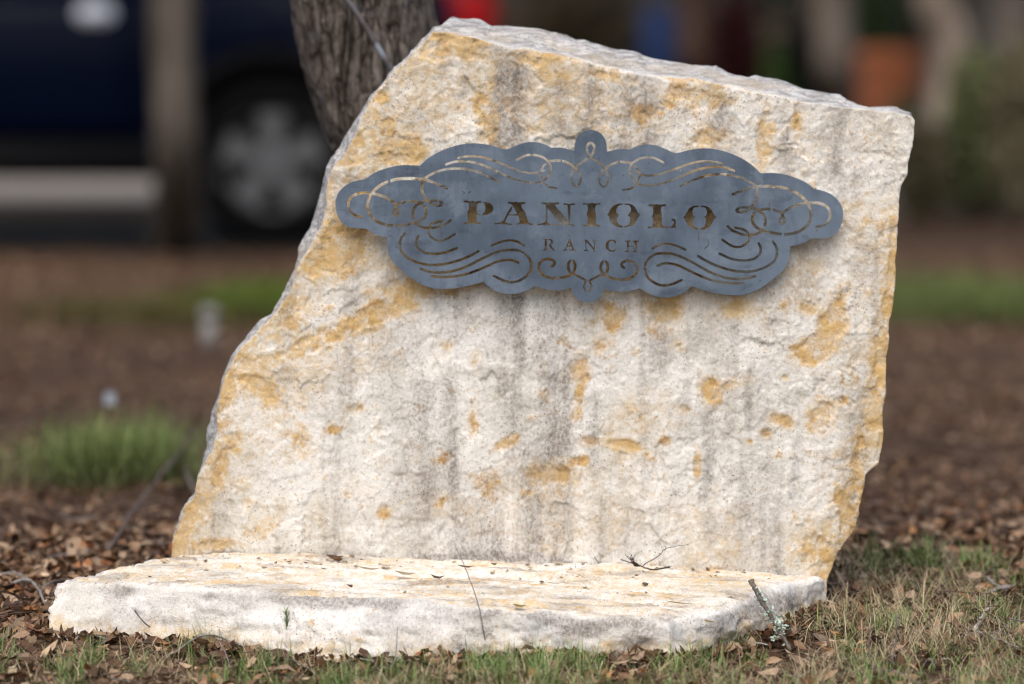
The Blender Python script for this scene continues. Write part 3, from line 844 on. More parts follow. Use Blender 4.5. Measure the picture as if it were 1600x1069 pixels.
STROKES = [  # (width, points) of the left half; each is mirrored to the right
 (4.6, [(565, 339), (555, 336.8), (548, 331), (544.5, 323), (545, 314), (550, 307), (560, 302.5), (572, 301.5), (584, 303), (596, 306), (607, 311), (615, 317), (619, 319.5)]),
 (4.4, [(619, 319.5), (625, 317.8), (634, 315), (642, 314.6), (650, 315.2), (659, 316.8), (666, 313.8), (678, 313.6), (686, 314.8), (691, 318.2), (687, 321.7), (679, 320.6), (672, 316.8), (667, 313.2)]),
 (5.0, [(619, 319.5), (618.8, 326)]),
 (4.0, [(618.5, 326), (615, 329), (614.7, 333), (618.5, 336.4), (622.3, 333), (622, 329), (618.5, 326)]),
 (4.7, [(650, 279.5), (635, 279), (620, 280.2), (610, 282.8), (599, 287.3), (590, 293), (582, 300.5), (577.5, 308), (574.7, 318), (575, 327), (579, 337), (589, 346), (600, 350.7), (614, 353), (632, 351.7), (646, 348.7), (656, 345.5), (662, 340.5), (665.5, 334), (665.5, 327), (663, 321.5)]),
 (4.6, [(659, 317.5), (651, 320.7), (646, 328), (645, 335), (645.5, 342.5)]),
 (4.6, [(650, 279.5), (662, 280.7), (673, 283.5), (686, 289), (697.5, 293.7)]),
 (4.6, [(667, 276.5), (661.5, 281), (659.5, 288), (659.2, 297), (662.8, 306), (668, 313)]),
 (3.9, [(779.5, 284.7), (765, 277), (750, 270), (735, 265.5), (720, 263.7), (705, 263.7), (690, 266.3), (678, 270.5), (667, 276.5)]),
 (4.3, [(648, 347.5), (655, 353), (662, 355.5), (670, 356.5), (680, 356), (690, 353), (698, 349), (703.5, 344.3)]),
 (4.0, [(691.5, 346), (683, 347), (675, 350), (670.3, 355), (669, 362), (671.5, 368), (678, 373.5), (686, 376), (696, 374.5), (704, 370), (710.5, 365.7)]),
 (4.2, [(654, 368.8), (650.6, 375), (650.6, 383), (655, 389.5), (662, 394), (672, 396.5), (685, 396.5), (698, 394), (708, 390), (714, 387.7)]),
 (4.2, [(632, 365), (627, 372), (624.8, 380), (625.6, 389), (630, 397), (640, 404.5), (652, 410), (666, 413.5), (680, 414.2), (696, 412.5), (710, 409), (725, 404), (738, 398), (747.5, 392.8)]),
 (4.3, [(657.5, 420), (670, 424.5), (683, 426), (698, 425.5), (712, 422.5), (728, 417), (744, 409), (760, 401), (774, 395), (786, 391.5), (800, 390.6), (812, 392), (821, 397), (827, 404), (830, 412), (829.5, 420), (825, 429), (818, 435), (808, 440), (798, 441), (788, 439), (780, 435.5), (772, 431.5)]),
 (4.1, [(675.5, 431.5), (690, 433), (705, 432.5), (720, 430.5), (735, 426.5), (748, 421.5), (762, 415.5), (774, 410), (785, 407), (796, 406.2), (803, 407.5), (810, 410.5)]),
 (3.8, [(768, 383.7), (780, 379), (792, 376), (800, 375.8), (807, 377), (814, 380.3), (819, 384)]),
 (3.4, [(716, 247), (726, 245), (740, 244.2), (753, 245.5), (766, 249), (780, 254.5), (792, 259.3), (805, 265), (818, 269), (830, 270.5), (842, 269.3), (847, 264.5), (850, 259), (853.5, 256)]),
 (3.4, [(844, 269), (844.3, 273), (846.5, 279)]),
 (3.0, [(846, 267.5), (851, 266)]),
 (3.6, [(697, 257), (708, 253.5), (720, 252), (735, 253), (750, 256.5), (765, 262.5), (780, 269.5), (791, 275), (802, 279.5), (815, 283.5), (825, 285.3), (834, 286), (844, 284.5), (852, 280), (858, 272), (860.5, 264), (859, 256), (854, 250), (846, 245), (836, 242.5), (825, 242.5), (816, 245.5), (807.5, 249.7)]),
 (3.5, [(846, 284), (852, 288), (858, 292.2), (869, 294.4)]),
 (3.8, [(857, 252), (866, 251.3), (876, 251), (886, 254), (893, 258), (899, 261.8), (905, 257), (915, 250), (922.5, 245.5)]),
 (3.6, [(899, 261.5), (895, 268), (893, 277), (895, 286.5), (900, 291), (905, 287.5), (907.5, 279), (905, 270), (899.5, 262)]),
 (4.0, [(922.5, 245.5), (918, 238), (917, 230), (919.5, 225), (923, 223.5)]),
 (4.6, [(862.5, 416), (866, 413.5), (866, 409), (861, 405.5), (854, 405), (847, 407.5), (842.5, 413), (841.7, 420), (845, 427), (852, 432), (862, 434.5), (872, 434.8), (882, 433), (891, 429.5), (896, 425), (898.7, 418), (898, 411), (894, 407.5), (890, 409), (888, 413.5), (888, 419), (889.8, 424.5)]),
 (3.7, [(896, 428), (905, 432.5), (915, 438.3), (914.2, 442), (912.5, 447), (914, 453), (918.3, 455.6)])]
ONCE = [(1.2, [(722.5, 299), (726.5, 302)]), (1.2, [(736, 299), (731.5, 302)]), (1.1, [(1105, 374), (1107, 380), (1105.5, 385), (1100.5, 388.5)])]
BRIDGE = [  # strips of plate left standing so that the islands hold
 (3.2, (608.2, 279), (608.2, 288)), (3.2, (636.2, 310), (636.2, 320)), (3.6, (616.8, 348), (616.8, 358)), (2.4, (834.6, 281), (834.6, 291)), (2.4, (877.3, 246), (877.3, 256)),
 (0.9, (611, 330.5), (626, 330.5)), (0.9, (684, 310), (684, 325)), (2.0, (890, 276.2), (911, 276.2)), (1.0, (913, 232), (923, 232)), (1.7, (893.6, 404), (893.6, 412)), (1.9, (917.9, 435), (917.9, 459)), (2.2, (662, 318.8), (667, 320.2)), (2.4, (643.5, 344), (650, 343.2)), (1.8, (846.5, 281.6), (852, 276.8)), (1.8, (854, 255), (858, 259))]
DOTS = [(833.5, 433.5, 1.2), (796, 434, .9), (618, 384.5, .9), (643.5, 400.5, .9), (1063, 266, .9)]

def T7(p): return [(715 + a / 10, 295 + b / 10) for a, b in p]
def T8(p): return [(840 + a / 10, 295 + b / 10) for a, b in p]
def T9(p): return [(960 + a / 10, 295 + b / 10) for a, b in p]
LETTERS = [
 T7([(90, 205), (110, 185), (170, 190), (200, 200), (235, 188), (275, 200), (330, 190), (365, 195), (370, 215), (330, 225), (310, 240), (297, 290), (300, 350), (320, 385), (345, 400), (335, 412), (300, 405), (298, 500), (320, 525), (360, 530), (365, 545), (340, 553), (300, 545), (255, 536), (235, 550), (210, 550), (195, 538), (160, 545), (110, 550), (92, 535), (105, 522), (150, 525), (165, 490), (155, 430), (155, 350), (175, 320), (178, 240), (150, 215), (110, 215)]),
 T7([(395, 210), (440, 205), (500, 225), (545, 265), (558, 310), (540, 360), (490, 395), (430, 410), (380, 408), (420, 365), (435, 310), (425, 250)]),
 T7([(785, 215), (800, 205), (880, 212), (915, 203), (950, 215), (1035, 208), (1058, 220), (1050, 240), (1020, 238), (995, 250), (1005, 300), (1055, 370), (1075, 430), (1105, 520), (1130, 540), (1175, 548), (1178, 562), (1140, 565), (1090, 552), (1045, 564), (1010, 548), (940, 560), (910, 552), (920, 540), (960, 535), (972, 520), (945, 425), (865, 418), (862, 398), (925, 395), (905, 345), (850, 245), (800, 232)]),
 T7([(845, 268), (858, 290), (825, 370), (800, 396), (838, 398), (838, 418), (790, 420), (745, 510), (760, 530), (800, 548), (845, 545), (848, 560), (800, 566), (750, 550), (710, 558), (670, 545), (600, 558), (577, 548), (590, 535), (640, 535), (690, 515), (715, 500), (755, 420), (765, 395), (800, 340)]),
 T8([(65, 225), (80, 212), (170, 218), (200, 211), (240, 220), (320, 213), (338, 228), (325, 243), (290, 245), (275, 255), (320, 330), (375, 375), (400, 420), (468, 492), (478, 440), (470, 320), (475, 270), (440, 250), (405, 248), (402, 232), (430, 228), (490, 240), (560, 230), (583, 242), (570, 256), (525, 255), (512, 275), (512, 400), (505, 520), (520, 550), (565, 562), (568, 580), (520, 583), (470, 565), (430, 580), (380, 565), (310, 580), (295, 565), (310, 553), (350, 550), (345, 530), (250, 430), (210, 370), (160, 312), (155, 350), (152, 500), (165, 525), (210, 555), (255, 555), (258, 570), (220, 578), (160, 560), (120, 578), (80, 562), (10, 572), (-6, 560), (10, 546), (60, 545), (115, 515), (125, 480), (130, 330), (128, 260), (100, 240), (75, 240)]),
 T8([(708, 235), (720, 221), (790, 232), (850, 220), (900, 232), (970, 226), (982, 240), (970, 250), (925, 250), (905, 275), (898, 340), (912, 400), (908, 520), (925, 555), (975, 570), (975, 590), (935, 597), (890, 580), (840, 592), (800, 575), (750, 588), (705, 580), (702, 567), (730, 560), (765, 555), (780, 520), (785, 450), (765, 400), (785, 340), (785, 275), (770, 252), (720, 250)]),
 T8([(1330, 232), (1260, 235), (1190, 265), (1140, 320), (1110, 385), (1088, 405), (1110, 430), (1140, 510), (1190, 565), (1260, 598), (1325, 605), (1325, 580), (1280, 565), (1245, 525), (1240, 460), (1265, 410), (1235, 380), (1230, 330), (1250, 280), (1285, 255), (1330, 248)]),
 T9([(162, 232), (230, 235), (290, 260), (335, 305), (365, 370), (398, 408), (370, 450), (340, 510), (295, 560), (240, 590), (160, 605), (160, 585), (210, 570), (240, 535), (248, 480), (245, 440), (212, 420), (240, 380), (260, 340), (255, 290), (225, 255), (165, 250)]),
 T9([(528, 255), (545, 242), (620, 250), (665, 240), (700, 252), (780, 242), (805, 258), (795, 273), (755, 275), (735, 290), (728, 350), (742, 420), (738, 500), (745, 560), (790, 590), (850, 595), (895, 585), (925, 550), (930, 505), (910, 502), (894, 485), (910, 470), (940, 475), (962, 510), (955, 570), (955, 617), (860, 607), (780, 614), (700, 603), (650, 617), (610, 600), (560, 618), (525, 614), (522, 597), (545, 590), (585, 590), (600, 560), (605, 470), (585, 430), (605, 390), (605, 300), (585, 275), (540, 272)]),
 T9([(1320, 264), (1260, 265), (1200, 285), (1150, 335), (1105, 415), (1076, 440), (1100, 470), (1135, 545), (1180, 595), (1240, 628), (1308, 641), (1308, 615), (1265, 600), (1235, 570), (1228, 510), (1235, 470), (1255, 440), (1230, 415), (1220, 375), (1225, 325), (1255, 292), (1320, 285)]),
 T9([(1350, 264), (1420, 270), (1480, 295), (1525, 345), (1560, 410), (1594, 445), (1555, 480), (1525, 545), (1480, 600), (1410, 635), (1340, 641), (1340, 620), (1390, 600), (1420, 560), (1430, 500), (1430, 465), (1405, 445), (1435, 415), (1448, 370), (1440, 325), (1410, 290), (1350, 285)]),
 T8([(90, 783), (158, 783), (147, 800), (142, 935), (162, 953), (157, 964), (83, 964), (85, 950), (108, 940), (112, 800), (92, 795)]),
 T8([(168, 783), (215, 788), (242, 825), (232, 860), (207, 880), (268, 958), (262, 965), (233, 963), (178, 890), (170, 878), (205, 855), (208, 820), (190, 800), (168, 798)]),
 T8([(495, 786), (517, 800), (572, 945), (592, 958), (588, 968), (500, 968), (500, 955), (525, 945), (515, 915), (460, 912), (448, 945), (472, 956), (467, 967), (398, 967), (400, 953), (425, 942), (483, 805)]),
 T8([(728, 800), (778, 802), (873, 918), (878, 815), (856, 805), (858, 798), (917, 798), (917, 810), (897, 820), (892, 972), (878, 967), (768, 835), (764, 950), (787, 960), (787, 974), (723, 972), (725, 958), (748, 950), (746, 820), (730, 812)]),
 T8([(1222, 806), (1224, 862), (1212, 855), (1195, 827), (1160, 812), (1125, 827), (1108, 870), (1115, 930), (1150, 963), (1190, 958), (1216, 933), (1225, 942), (1210, 977), (1160, 984), (1110, 972), (1070, 930), (1066, 870), (1088, 818), (1140, 796), (1190, 800)]),
 T8([(1368, 813), (1452, 813), (1447, 828), (1430, 837), (1428, 888), (1510, 888), (1512, 837), (1493, 825), (1493, 811), (1577, 811), (1572, 825), (1555, 837), (1548, 968), (1570, 985), (1566, 990), (1488, 988), (1505, 970), (1508, 908), (1425, 907), (1420, 970), (1450, 978), (1442, 990), (1363, 988), (1368, 973), (1392, 966), (1398, 837), (1373, 828)])]
KEEP_POLY = [T8([(491, 842), (509, 888), (473, 888)])]
KEEP_LINE = [(1.0, (888.6, 383), (888.6, 387))]

GS = 0.5
X0, Y0 = 516.0, 194.0
NXg, NYg = int(812 / GS), int(290 / GS)
gxx = X0 + np.arange(NXg) * GS
gyy = Y0 + np.arange(NYg) * GS

def seg_dist(P, poly):
    """distance from grid points P (h,w,2) to polyline"""
    best = np.full(P.shape[:2], 1e9)
    for a, b in zip(poly[:-1], poly[1:]):
        d = b - a
        L = d @ d + 1e-12
        t = np.clip(((P[..., 0] - a[0]) * d[0] + (P[..., 1] - a[1]) * d[1]) / L, 0, 1)
        dx = P[..., 0] - a[0] - t * d[0]; dy = P[..., 1] - a[1] - t * d[1]
        best = np.minimum(best, dx * dx + dy * dy)
    return np.sqrt(best)

def window(poly, pad):
    lo, hi = poly.min(0) - pad, poly.max(0) + pad
    i0, i1 = max(0, int((lo[0] - X0) / GS)), min(NXg, int((hi[0] - X0) / GS) + 2)
    j0, j1 = max(0, int((lo[1] - Y0) / GS)), min(NYg, int((hi[1] - Y0) / GS) + 2)
    P = np.stack(np.meshgrid(gxx[i0:i1], gyy[j0:j1]), -1)
    return slice(j0, j1), slice(i0, i1), P

def poly_sd(poly, pad=4.0):
    js, is_, P = window(poly, pad)
    c = np.concatenate([poly, poly[:1]])
    d = np.full((NYg, NXg), 6.0)
    for s in range(0, len(c) - 1, 12):
        seg = c[s:s + 13]
        j2, i2, P2 = window(seg, pad)
        d[j2, i2] = np.minimum(d[j2, i2], seg_dist(P2, seg))
    d = d[js, is_]
    ins = np.zeros(d.shape, bool)
    xs, ys = P[0, :, 0], P[:, 0, 1]
    a, b = c[:-1], c[1:]
    for r, y in enumerate(ys):
        hit = (a[:, 1] > y) != (b[:, 1] > y)
        xc = np.sort(a[hit, 0] + (y - a[hit, 1]) / (b[hit, 1] - a[hit, 1]) * (b[hit, 0] - a[hit, 0]))
        ins[r] = np.searchsorted(xc, xs) % 2 == 1
    return js, is_, np.where(ins, -d, d)

cut = np.full((NYg, NXg), 6.0)
def cut_stroke(w, path):
    for s in range(0, len(path) - 1, 24):               # windows stay small along long scrolls
        seg = path[s:s + 25]
        js, is_, P = window(seg, w + 3)
        cut[js, is_] = np.minimum(cut[js, is_], seg_dist(P, seg) - w / 2)
for w, pts in STROKES:
    pth = smooth_path(pts, 5)
    cut_stroke(w, pth); cut_stroke(w, mirror(pth))
for w, pts in ONCE: cut_stroke(w, smooth_path(pts, 4))
for x, y, r in DOTS: cut_stroke(2 * r, np.array([[x - .05, y], [x + .05, y]]))
for L_ in LETTERS:
    pl = np.array(L_)
    pl = smooth_path(np.concatenate([pl, pl[:1]]), 3)[:-1]
    js, is_, sd_ = poly_sd(pl)
    cut[js, is_] = np.minimum(cut[js, is_], sd_ - 0.12)
def keep_line(w, a, b):
    seg = np.array([a, b], float)
    js, is_, P = window(seg, w + 3)
    cut[js, is_] = np.maximum(cut[js, is_], w / 2 - seg_dist(P, seg))
for w, a, b in BRIDGE:
    keep_line(w, a, b)
    m2 = mirror([a, b]); keep_line(w, m2[0], m2[1])
for w, a, b in KEEP_LINE: keep_line(w, a, b)
for kp in KEEP_POLY:
    js, is_, sd_ = poly_sd(np.array(kp), 2)
    cut[js, is_] = np.maximum(cut[js, is_], -sd_)
js, is_, sd_ = poly_sd(outline, 3.0)
field = np.full((NYg, NXg), 6.0)
field[js, is_] = sd_
field = np.maximum(field, -cut)                          # below zero: plate
field = np.where(np.abs(field) < 1e-4, 1e-4, field)

def contours(f):
    """marching squares; returns closed loops"""
    s = f < 0
    nxt = {}
    pts = {}
    def ek(kind, j, i):
        k = (kind, j, i)
        if k not in pts:
            a = f[j, i]
            b = f[j, i + 1] if kind == 0 else f[j + 1, i]
            t_ = min(0.98, max(0.02, a / (a - b)))
            pts[k] = (X0 + (i + (t_ if kind == 0 else 0)) * GS, Y0 + (j + (t_ if kind == 1 else 0)) * GS)
        return k
    code = s[:-1, :-1] * 1 + s[:-1, 1:] * 2 + s[1:, 1:] * 4 + s[1:, :-1] * 8
    T, R_, B_, L_ = 0, 1, 2, 3
    tab = {1: [(L_, T)], 2: [(T, R_)], 3: [(L_, R_)], 4: [(R_, B_)], 5: [(L_, T), (R_, B_)], 6: [(T, B_)], 7: [(L_, B_)], 8: [(B_, L_)], 9: [(B_, T)], 10: [(T, R_), (B_, L_)], 11: [(B_, R_)], 12: [(R_, L_)], 13: [(R_, T)], 14: [(T, L_)]}
    for j, i in zip(*np.nonzero((code > 0) & (code < 15))):
        for a, b in tab[int(code[j, i])]:
            def key(e):
                if e == T: return ek(0, j, i)
                if e == B_: return ek(0, j + 1, i)
                if e == L_: return ek(1, j, i)
                return ek(1, j, i + 1)
            nxt[key(a)] = key(b)
    loops = []
    while nxt:
        k0, k = next(iter(nxt.items()))
        del nxt[k0]
        lp = [k0]
        while k != k0 and k in nxt:
            lp.append(k)
            k = nxt.pop(k)
        loops.append(np.array([pts[x] for x in lp]))
    return loops

def thin(lp, tol=0.06):
    """drop points that lie on the line between their kept neighbours"""
    n = len(lp)
    keep = [0]
    i = 0
    while i < n - 1:
        j = min(i + 2, n - 1)
        last = i + 1
        while j < n and j - i < 14:
            a, b = lp[i], lp[j]
            d = b - a
            L = math.hypot(*d) + 1e-9
            m2 = lp[i + 1:j]
            if len(m2) and np.max(np.abs((m2[:, 0] - a[0]) * d[1] - (m2[:, 1] - a[1]) * d[0]) / L) > tol: break
            last = j
            j += 1
        keep.append(last)
        i = last
    if keep[-1] == n - 1 and np.linalg.norm(lp[n - 1] - lp[0]) < 0.05: keep = keep[:-1]
    return lp[keep]

loops = [thin(l) for l in contours(field) if len(l) > 10]
loops = [l for l in loops if len(l) >= 4]
pp = np.concatenate(loops)
edges, off = [], 0
for l in loops:
    n = len(l)
    edges += [(off + k, off + (k + 1) % n) for k in range(n)]
    off += n
vv, ee, ff, _, _, _ = delaunay_2d_cdt([Vector(a) for a in pp], edges, [], 0, 1e-7)
SP = np.array([(a[0], a[1]) for a in vv])
ST_ = np.array([a for a in ff if len(a) == 3], np.int32)
cen = SP[ST_].mean(1)
ci = np.clip(((cen[:, 0] - X0) / GS), 0, NXg - 2); cj = np.clip(((cen[:, 1] - Y0) / GS), 0, NYg - 2)
i0 = ci.astype(int); j0 = cj.astype(int); fi = ci - i0; fj = cj - j0
fv = field[j0, i0] * (1 - fi) * (1 - fj) + field[j0, i0 + 1] * fi * (1 - fj) + field[j0 + 1, i0] * (1 - fi) * fj + field[j0 + 1, i0 + 1] * fi * fj
ST_ = ST_[fv < 0]
SIGN_Y = SLAB_Y - 0.030
SIGN_LEAN = 0.028
SIGN_Y += (LEAN - SIGN_LEAN) * 0.53
nrs = np.array([0, -1, SIGN_LEAN]); nrs = nrs / np.linalg.norm(nrs)
PT = 0.0048
Sf = lean_plane(SP, SIGN_Y, SIGN_LEAN)
Sb = Sf - PT * nrs
nS = len(Sf)
a3 = Sf[ST_[0]]
if np.cross(a3[1] - a3[0], a3[2] - a3[0])[1] > 0: ST_ = ST_[:, ::-1]
# side walls along every edge that belongs to one triangle only
eall = np.concatenate([ST_[:, [0, 1]], ST_[:, [1, 2]], ST_[:, [2, 0]]])
key = np.sort(eall, 1); kk = key[:, 0].astype(np.int64) * nS + key[:, 1]
_, inv, cnt = np.unique(kk, return_inverse=True, return_counts=True)
be = eall[cnt[inv] == 1]
walls = np.stack([be[:, 1], be[:, 0], be[:, 0] + nS, be[:, 1] + nS], 1)
sign_root = empty('sign_plaque', tuple(at_y(920, 472, SIGN_Y)))
def local(Vw, root): return np.asarray(Vw) - np.array(root.location)
plate = mesh_np('plate', local(np.concatenate([Sf, Sb]), sign_root), [ST_, ST_[:, ::-1] + nS, walls], M['steel'], sign_root, smooth=False)
for (a, b) in [(700, 300), (1130, 318), (740, 425), (1090, 435)]:
    p0 = lean_plane([(a, b)], SIGN_Y, SIGN_LEAN)[0] - nrs * (PT + 0.0004)
    p1 = p0 - nrs * 0.05
    Vv, Fv = tube_np([p0, p1], [0.007, 0.007], 10)
    mesh_np('spacer', local(Vv, sign_root), Fv, M['spacer'], sign_root)
tag(sign_root, 'blue-grey scalloped steel sign with cut-out scrollwork and lettering, fixed to the upright stone', 'sign')
# ------------------------------------------------------------------ trees
def tree(name, path, radii, bark, label, crown_c, crown_r, n_leaf=5000, ring=28, rough=0.012, col=((0.035, 0.055, 0.015), (0.075, 0.105, 0.03)), seed=1, leaf=0.07, group=None, limbs=6):
    rg = np.random.default_rng(seed)
    P = smooth_path(path, 14 if ring > 40 else 7)
    u = np.linspace(0, 1, len(P)); u0 = np.linspace(0, 1, len(radii))
    R = np.interp(u, u0, radii)
    root = empty(name, tuple(P[0]))
    # trunk with ridged bark
    V, F = tube_np(P, R, ring)
    n = ring
    th = np.tile(np.arange(n) / n * 2 * np.pi, len(P))
    axisp = np.repeat(P, n, 0)
    rad = V - axisp
    rad /= np.linalg.norm(rad, axis=1)[:, None]
    c3 = np.stack([np.cos(th) * 3.2, np.sin(th) * 3.2, np.repeat(np.cumsum(np.concatenate([[0], np.linalg.norm(np.diff(P, axis=0), axis=1)])), n) * 7], 1)
    rdg = fbm(c3 + 0.5 * np.stack([fbm(c3 * 1.4, 3, seed + o) for o in range(3)], 1), 4, seed + 5)
    V = V + rad * (rough * (-np.abs(rdg) * 1.6 + 0.5) + 0.10 * np.repeat(R, n) * fbm(c3 * 0.22, 2, seed + 9))[:, None]
    parts = [(V, F)]
    top = P[-1]
    cc = np.array(crown_c, float); cr = np.array(crown_r, float)
    ends = []
    for k in range(limbs):
        a = 2 * np.pi * (k + rg.uniform(-.3, .3)) / limbs
        st = P[int(len(P) * rg.uniform(0.72, 0.98))]
        e = cc + cr * np.array([math.cos(a) * .65, math.sin(a) * .65, rg.uniform(-.3, .5)])
        mid = (st + e) / 2 + rg.uniform(-.2, .2, 3) + np.array([0, 0, .15])
        pl = smooth_path([st, mid, e], 6)
        parts.append(tube_np(pl, np.linspace(R[-1] * .75, R[-1] * .18, len(pl)), 7))
        ends.append(pl)
    Vt_, Ft_ = join_np(parts)
    mesh_np('trunk', local(Vt_, root), Ft_, bark, root)
    # crown: clumps of leaf faces round the limb ends
    cl = np.concatenate([e[3:] for e in ends] + [cc + cr * rg.normal(0, .42, (34, 3))])
    i = rg.integers(0, len(cl), n_leaf)
    p = cl[i] + rg.normal(0, 1, (n_leaf, 3)) * (0.17 * cr.min() + 0.10)
    Vl, Fl, Cl = leaf_mesh(p, rg.uniform(.7, 1.4, n_leaf) * leaf, rg.uniform(.32, .5, n_leaf), rg.uniform(0, 6.28, n_leaf), rg.uniform(-1.2, 1.2, n_leaf), rg.uniform(-1.2, 1.2, n_leaf), rg.uniform(-.15, .15, n_leaf),
                           np.array(col[0]) + (np.array(col[1]) - np.array(col[0])) * rg.uniform(0, 1, (n_leaf, 1)))
    mesh_np('crown', local(Vl, root), Fl, M['foliage'], root, smooth=False, col=Cl)
    tag(root, label, 'tree', group)
    return root

def leaf_mesh(pos, length, wid, yaw, pitch, roll, curl, color):
    """pointed, folded leaves: 8 vertices each"""
    n = len(pos)
    t = np.array([0, .3, .3, .3, .68, .68, .68, 1.0])
    s = np.array([0, -.5, 0, .5, -.42, 0, .42, 0])
    fz = np.array([0, 1, 0, 1, .8, 0, .8, .1])
    L = length[:, None]; W = (length * wid)[:, None]
    x = (t[None] - .5) * L
    y = s[None] * W
    fold = (np.random.default_rng(n).uniform(-.25, .55, (n, 1)))
    z = fz[None] * W * fold * .5 + curl[:, None] * L * (2 * t[None] - 1) ** 2
    cr, sr = np.cos(roll)[:, None], np.sin(roll)[:, None]
    y, z = y * cr - z * sr, y * sr + z * cr
    cp, sp = np.cos(pitch)[:, None], np.sin(pitch)[:, None]
    x, z = x * cp + z * sp, -x * sp + z * cp
    cy, sy = np.cos(yaw)[:, None], np.sin(yaw)[:, None]
    x, y = x * cy - y * sy, x * sy + y * cy
    V = np.stack([x + pos[:, :1], y + pos[:, 1:2], z + pos[:, 2:3]], -1).reshape(-1, 3)
    f3 = np.array([[0, 2, 1], [0, 3, 2], [4, 5, 7], [5, 6, 7]])
    f4 = np.array([[1, 2, 5, 4], [2, 3, 6, 5]])
    o = (np.arange(n) * 8)[:, None, None]
    return V, [(f3[None] + o).reshape(-1, 3), (f4[None] + o).reshape(-1, 4)], np.repeat(color, 8, 0)

def blade_mesh(pos, h, w, yaw, lean, bend, c0, c1):
    """tapered bent grass blades: 7 vertices each"""
    n = len(pos)
    t = np.array([0, 0, .4, .4, .75, .75, 1.0])
    s = np.array([-.5, .5, -.42, .42, -.28, .28, 0])
    a = lean[:, None] + bend[:, None] * t[None]
    r = h[:, None] * t[None] * np.sin(a)
    z = h[:, None] * t[None] * np.cos(a * .8)
    x = r * np.cos(yaw)[:, None] - s[None] * w[:, None] * np.sin(yaw)[:, None]
    y = r * np.sin(yaw)[:, None] + s[None] * w[:, None] * np.cos(yaw)[:, None]
    V = np.stack([x + pos[:, :1], y + pos[:, 1:2], z + pos[:, 2:3]], -1).reshape(-1, 3)
    o = (np.arange(n) * 7)[:, None, None]
    q = (np.array([[0, 1, 3, 2], [2, 3, 5, 4]])[None] + o).reshape(-1, 4)
    tr = (np.array([[4, 5, 6]])[None] + o).reshape(-1, 3)
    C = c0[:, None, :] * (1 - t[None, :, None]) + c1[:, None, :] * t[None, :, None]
    return V, [q, tr], C.reshape(-1, 3)

# live oak just behind the slab
Yt = 9.86
tpx = [(752, 897), (742, 800), (722, 600), (680, 380), (638, 230), (604, 160), (580, 90), (566, 30), (559, -20), (548, -120)]
tpath = [tuple(at_y(a, b, Yt)) for a, b in tpx]
tpath[0] = (tpath[0][0], tpath[0][1], float(lie(Yt)) - 0.05)
tpath += [(-0.36, 9.95, 1.75), (-0.52, 10.6, 2.6), (-0.60, 11.2, 3.4)]
oak = tree('oak_tree', tpath, [.15, .135, .125, .122, .121, .120, .119, .118, .117, .116, .110, .10, .085], M['bark'], 'leaning tree trunk with rough grey-brown bark right behind the upright stone', (-0.7, 12.2, 4.3), (2.0, 2.0, 1.2), 9000, 110, 0.0075, seed=11, leaf=.06)
# grey pipe running down its bark
pp_ = [(470, -160), (505, -62), (538, -8), (556, 18), (575, 48), (594, 80), (612, 108), (640, 152), (668, 220), (700, 330)]
ppts = []
for a, b in pp_:
    c_ = np.interp(b, [y for _, y in tpx[::-1]], [x for x, _ in tpx[::-1]])
    dx = min(abs(a - c_) / 901.0, 0.105)
    ppts.append(at_y(a, b, Yt - math.sqrt(max(0.0, 0.119 ** 2 - dx ** 2)) - 0.010))
Vp, Fp = tube_np(smooth_path([tuple(p) for p in ppts], 6), np.full(9 * 6 + 1, 0.0052), 10)
proot = mesh_np('pipe', Vp, Fp, M['pipe'])
tag(proot, 'thin grey pipe running diagonally over the bark of the leaning trunk', 'pipe')

tree('young_tree', [tuple(at_z(278, 412, -.05)), tuple(at_y(276, 250, 21.25)), tuple(at_y(272, 100, 21.2)), tuple(at_y(270, -60, 21.2)), (-1.3, 21.3, 2.2), (-1.2, 21.4, 3.0)],
     [.105, .092, .088, .086, .08, .06], M['bark_grey'], 'straight grey trunk of a young tree in front of the navy car', (-1.4, 22.2, 4.2), (3.0, 2.6, 1.1), 9000, 24, .008, seed=12, leaf=.17)  # crowns from here on are unseen, made broad and dense to shade the background
tree('tan_tree', [tuple(at_z(1445, 318, -.05)), tuple(at_y(1462, 240, 26.6)), tuple(at_y(1482, 150, 26.6)), tuple(at_y(1480, 60, 26.6)), tuple(at_y(1455, -40, 26.6)), (2.0, 26.8, 2.4), (2.0, 27, 3.2)],
     [.13, .11, .105, .10, .095, .08, .06], M['bark_tan'], 'bent tan trunk beside the terracotta pot', (2.0, 27.0, 4.3), (2.6, 2.8, 1.1), 9000, 24, .01, seed=13, leaf=.17)
tree('grey_tree', [tuple(at_z(1310, 240, -.05)), tuple(at_y(1306, 120, 34)), tuple(at_y(1302, 0, 34)), (1.9, 34, 2.4), (1.9, 34, 3.4)],
     [.14, .12, .115, .1, .07], M['bark_tan'], 'pale straight trunk to the left of the terracotta pot', (1.9, 34.2, 4.6), (2.6, 2.6, 1.1), 7000, 24, .01, seed=14, leaf=.17)
tree('brown_tree', [tuple(at_z(1080, 236, -.05)), tuple(at_y(1082, 120, 35)), tuple(at_y(1084, 0, 35)), (1.12, 35, 2.4), (1.1, 35, 3.4)],
     [.10, .085, .08, .07, .05], M['bark_brown'], 'thin brown trunk between the blue drum and the maroon shrub', (1.1, 35.2, 4.6), (2.6, 2.6, 1.1), 7000, 24, .01, seed=15, leaf=.17)
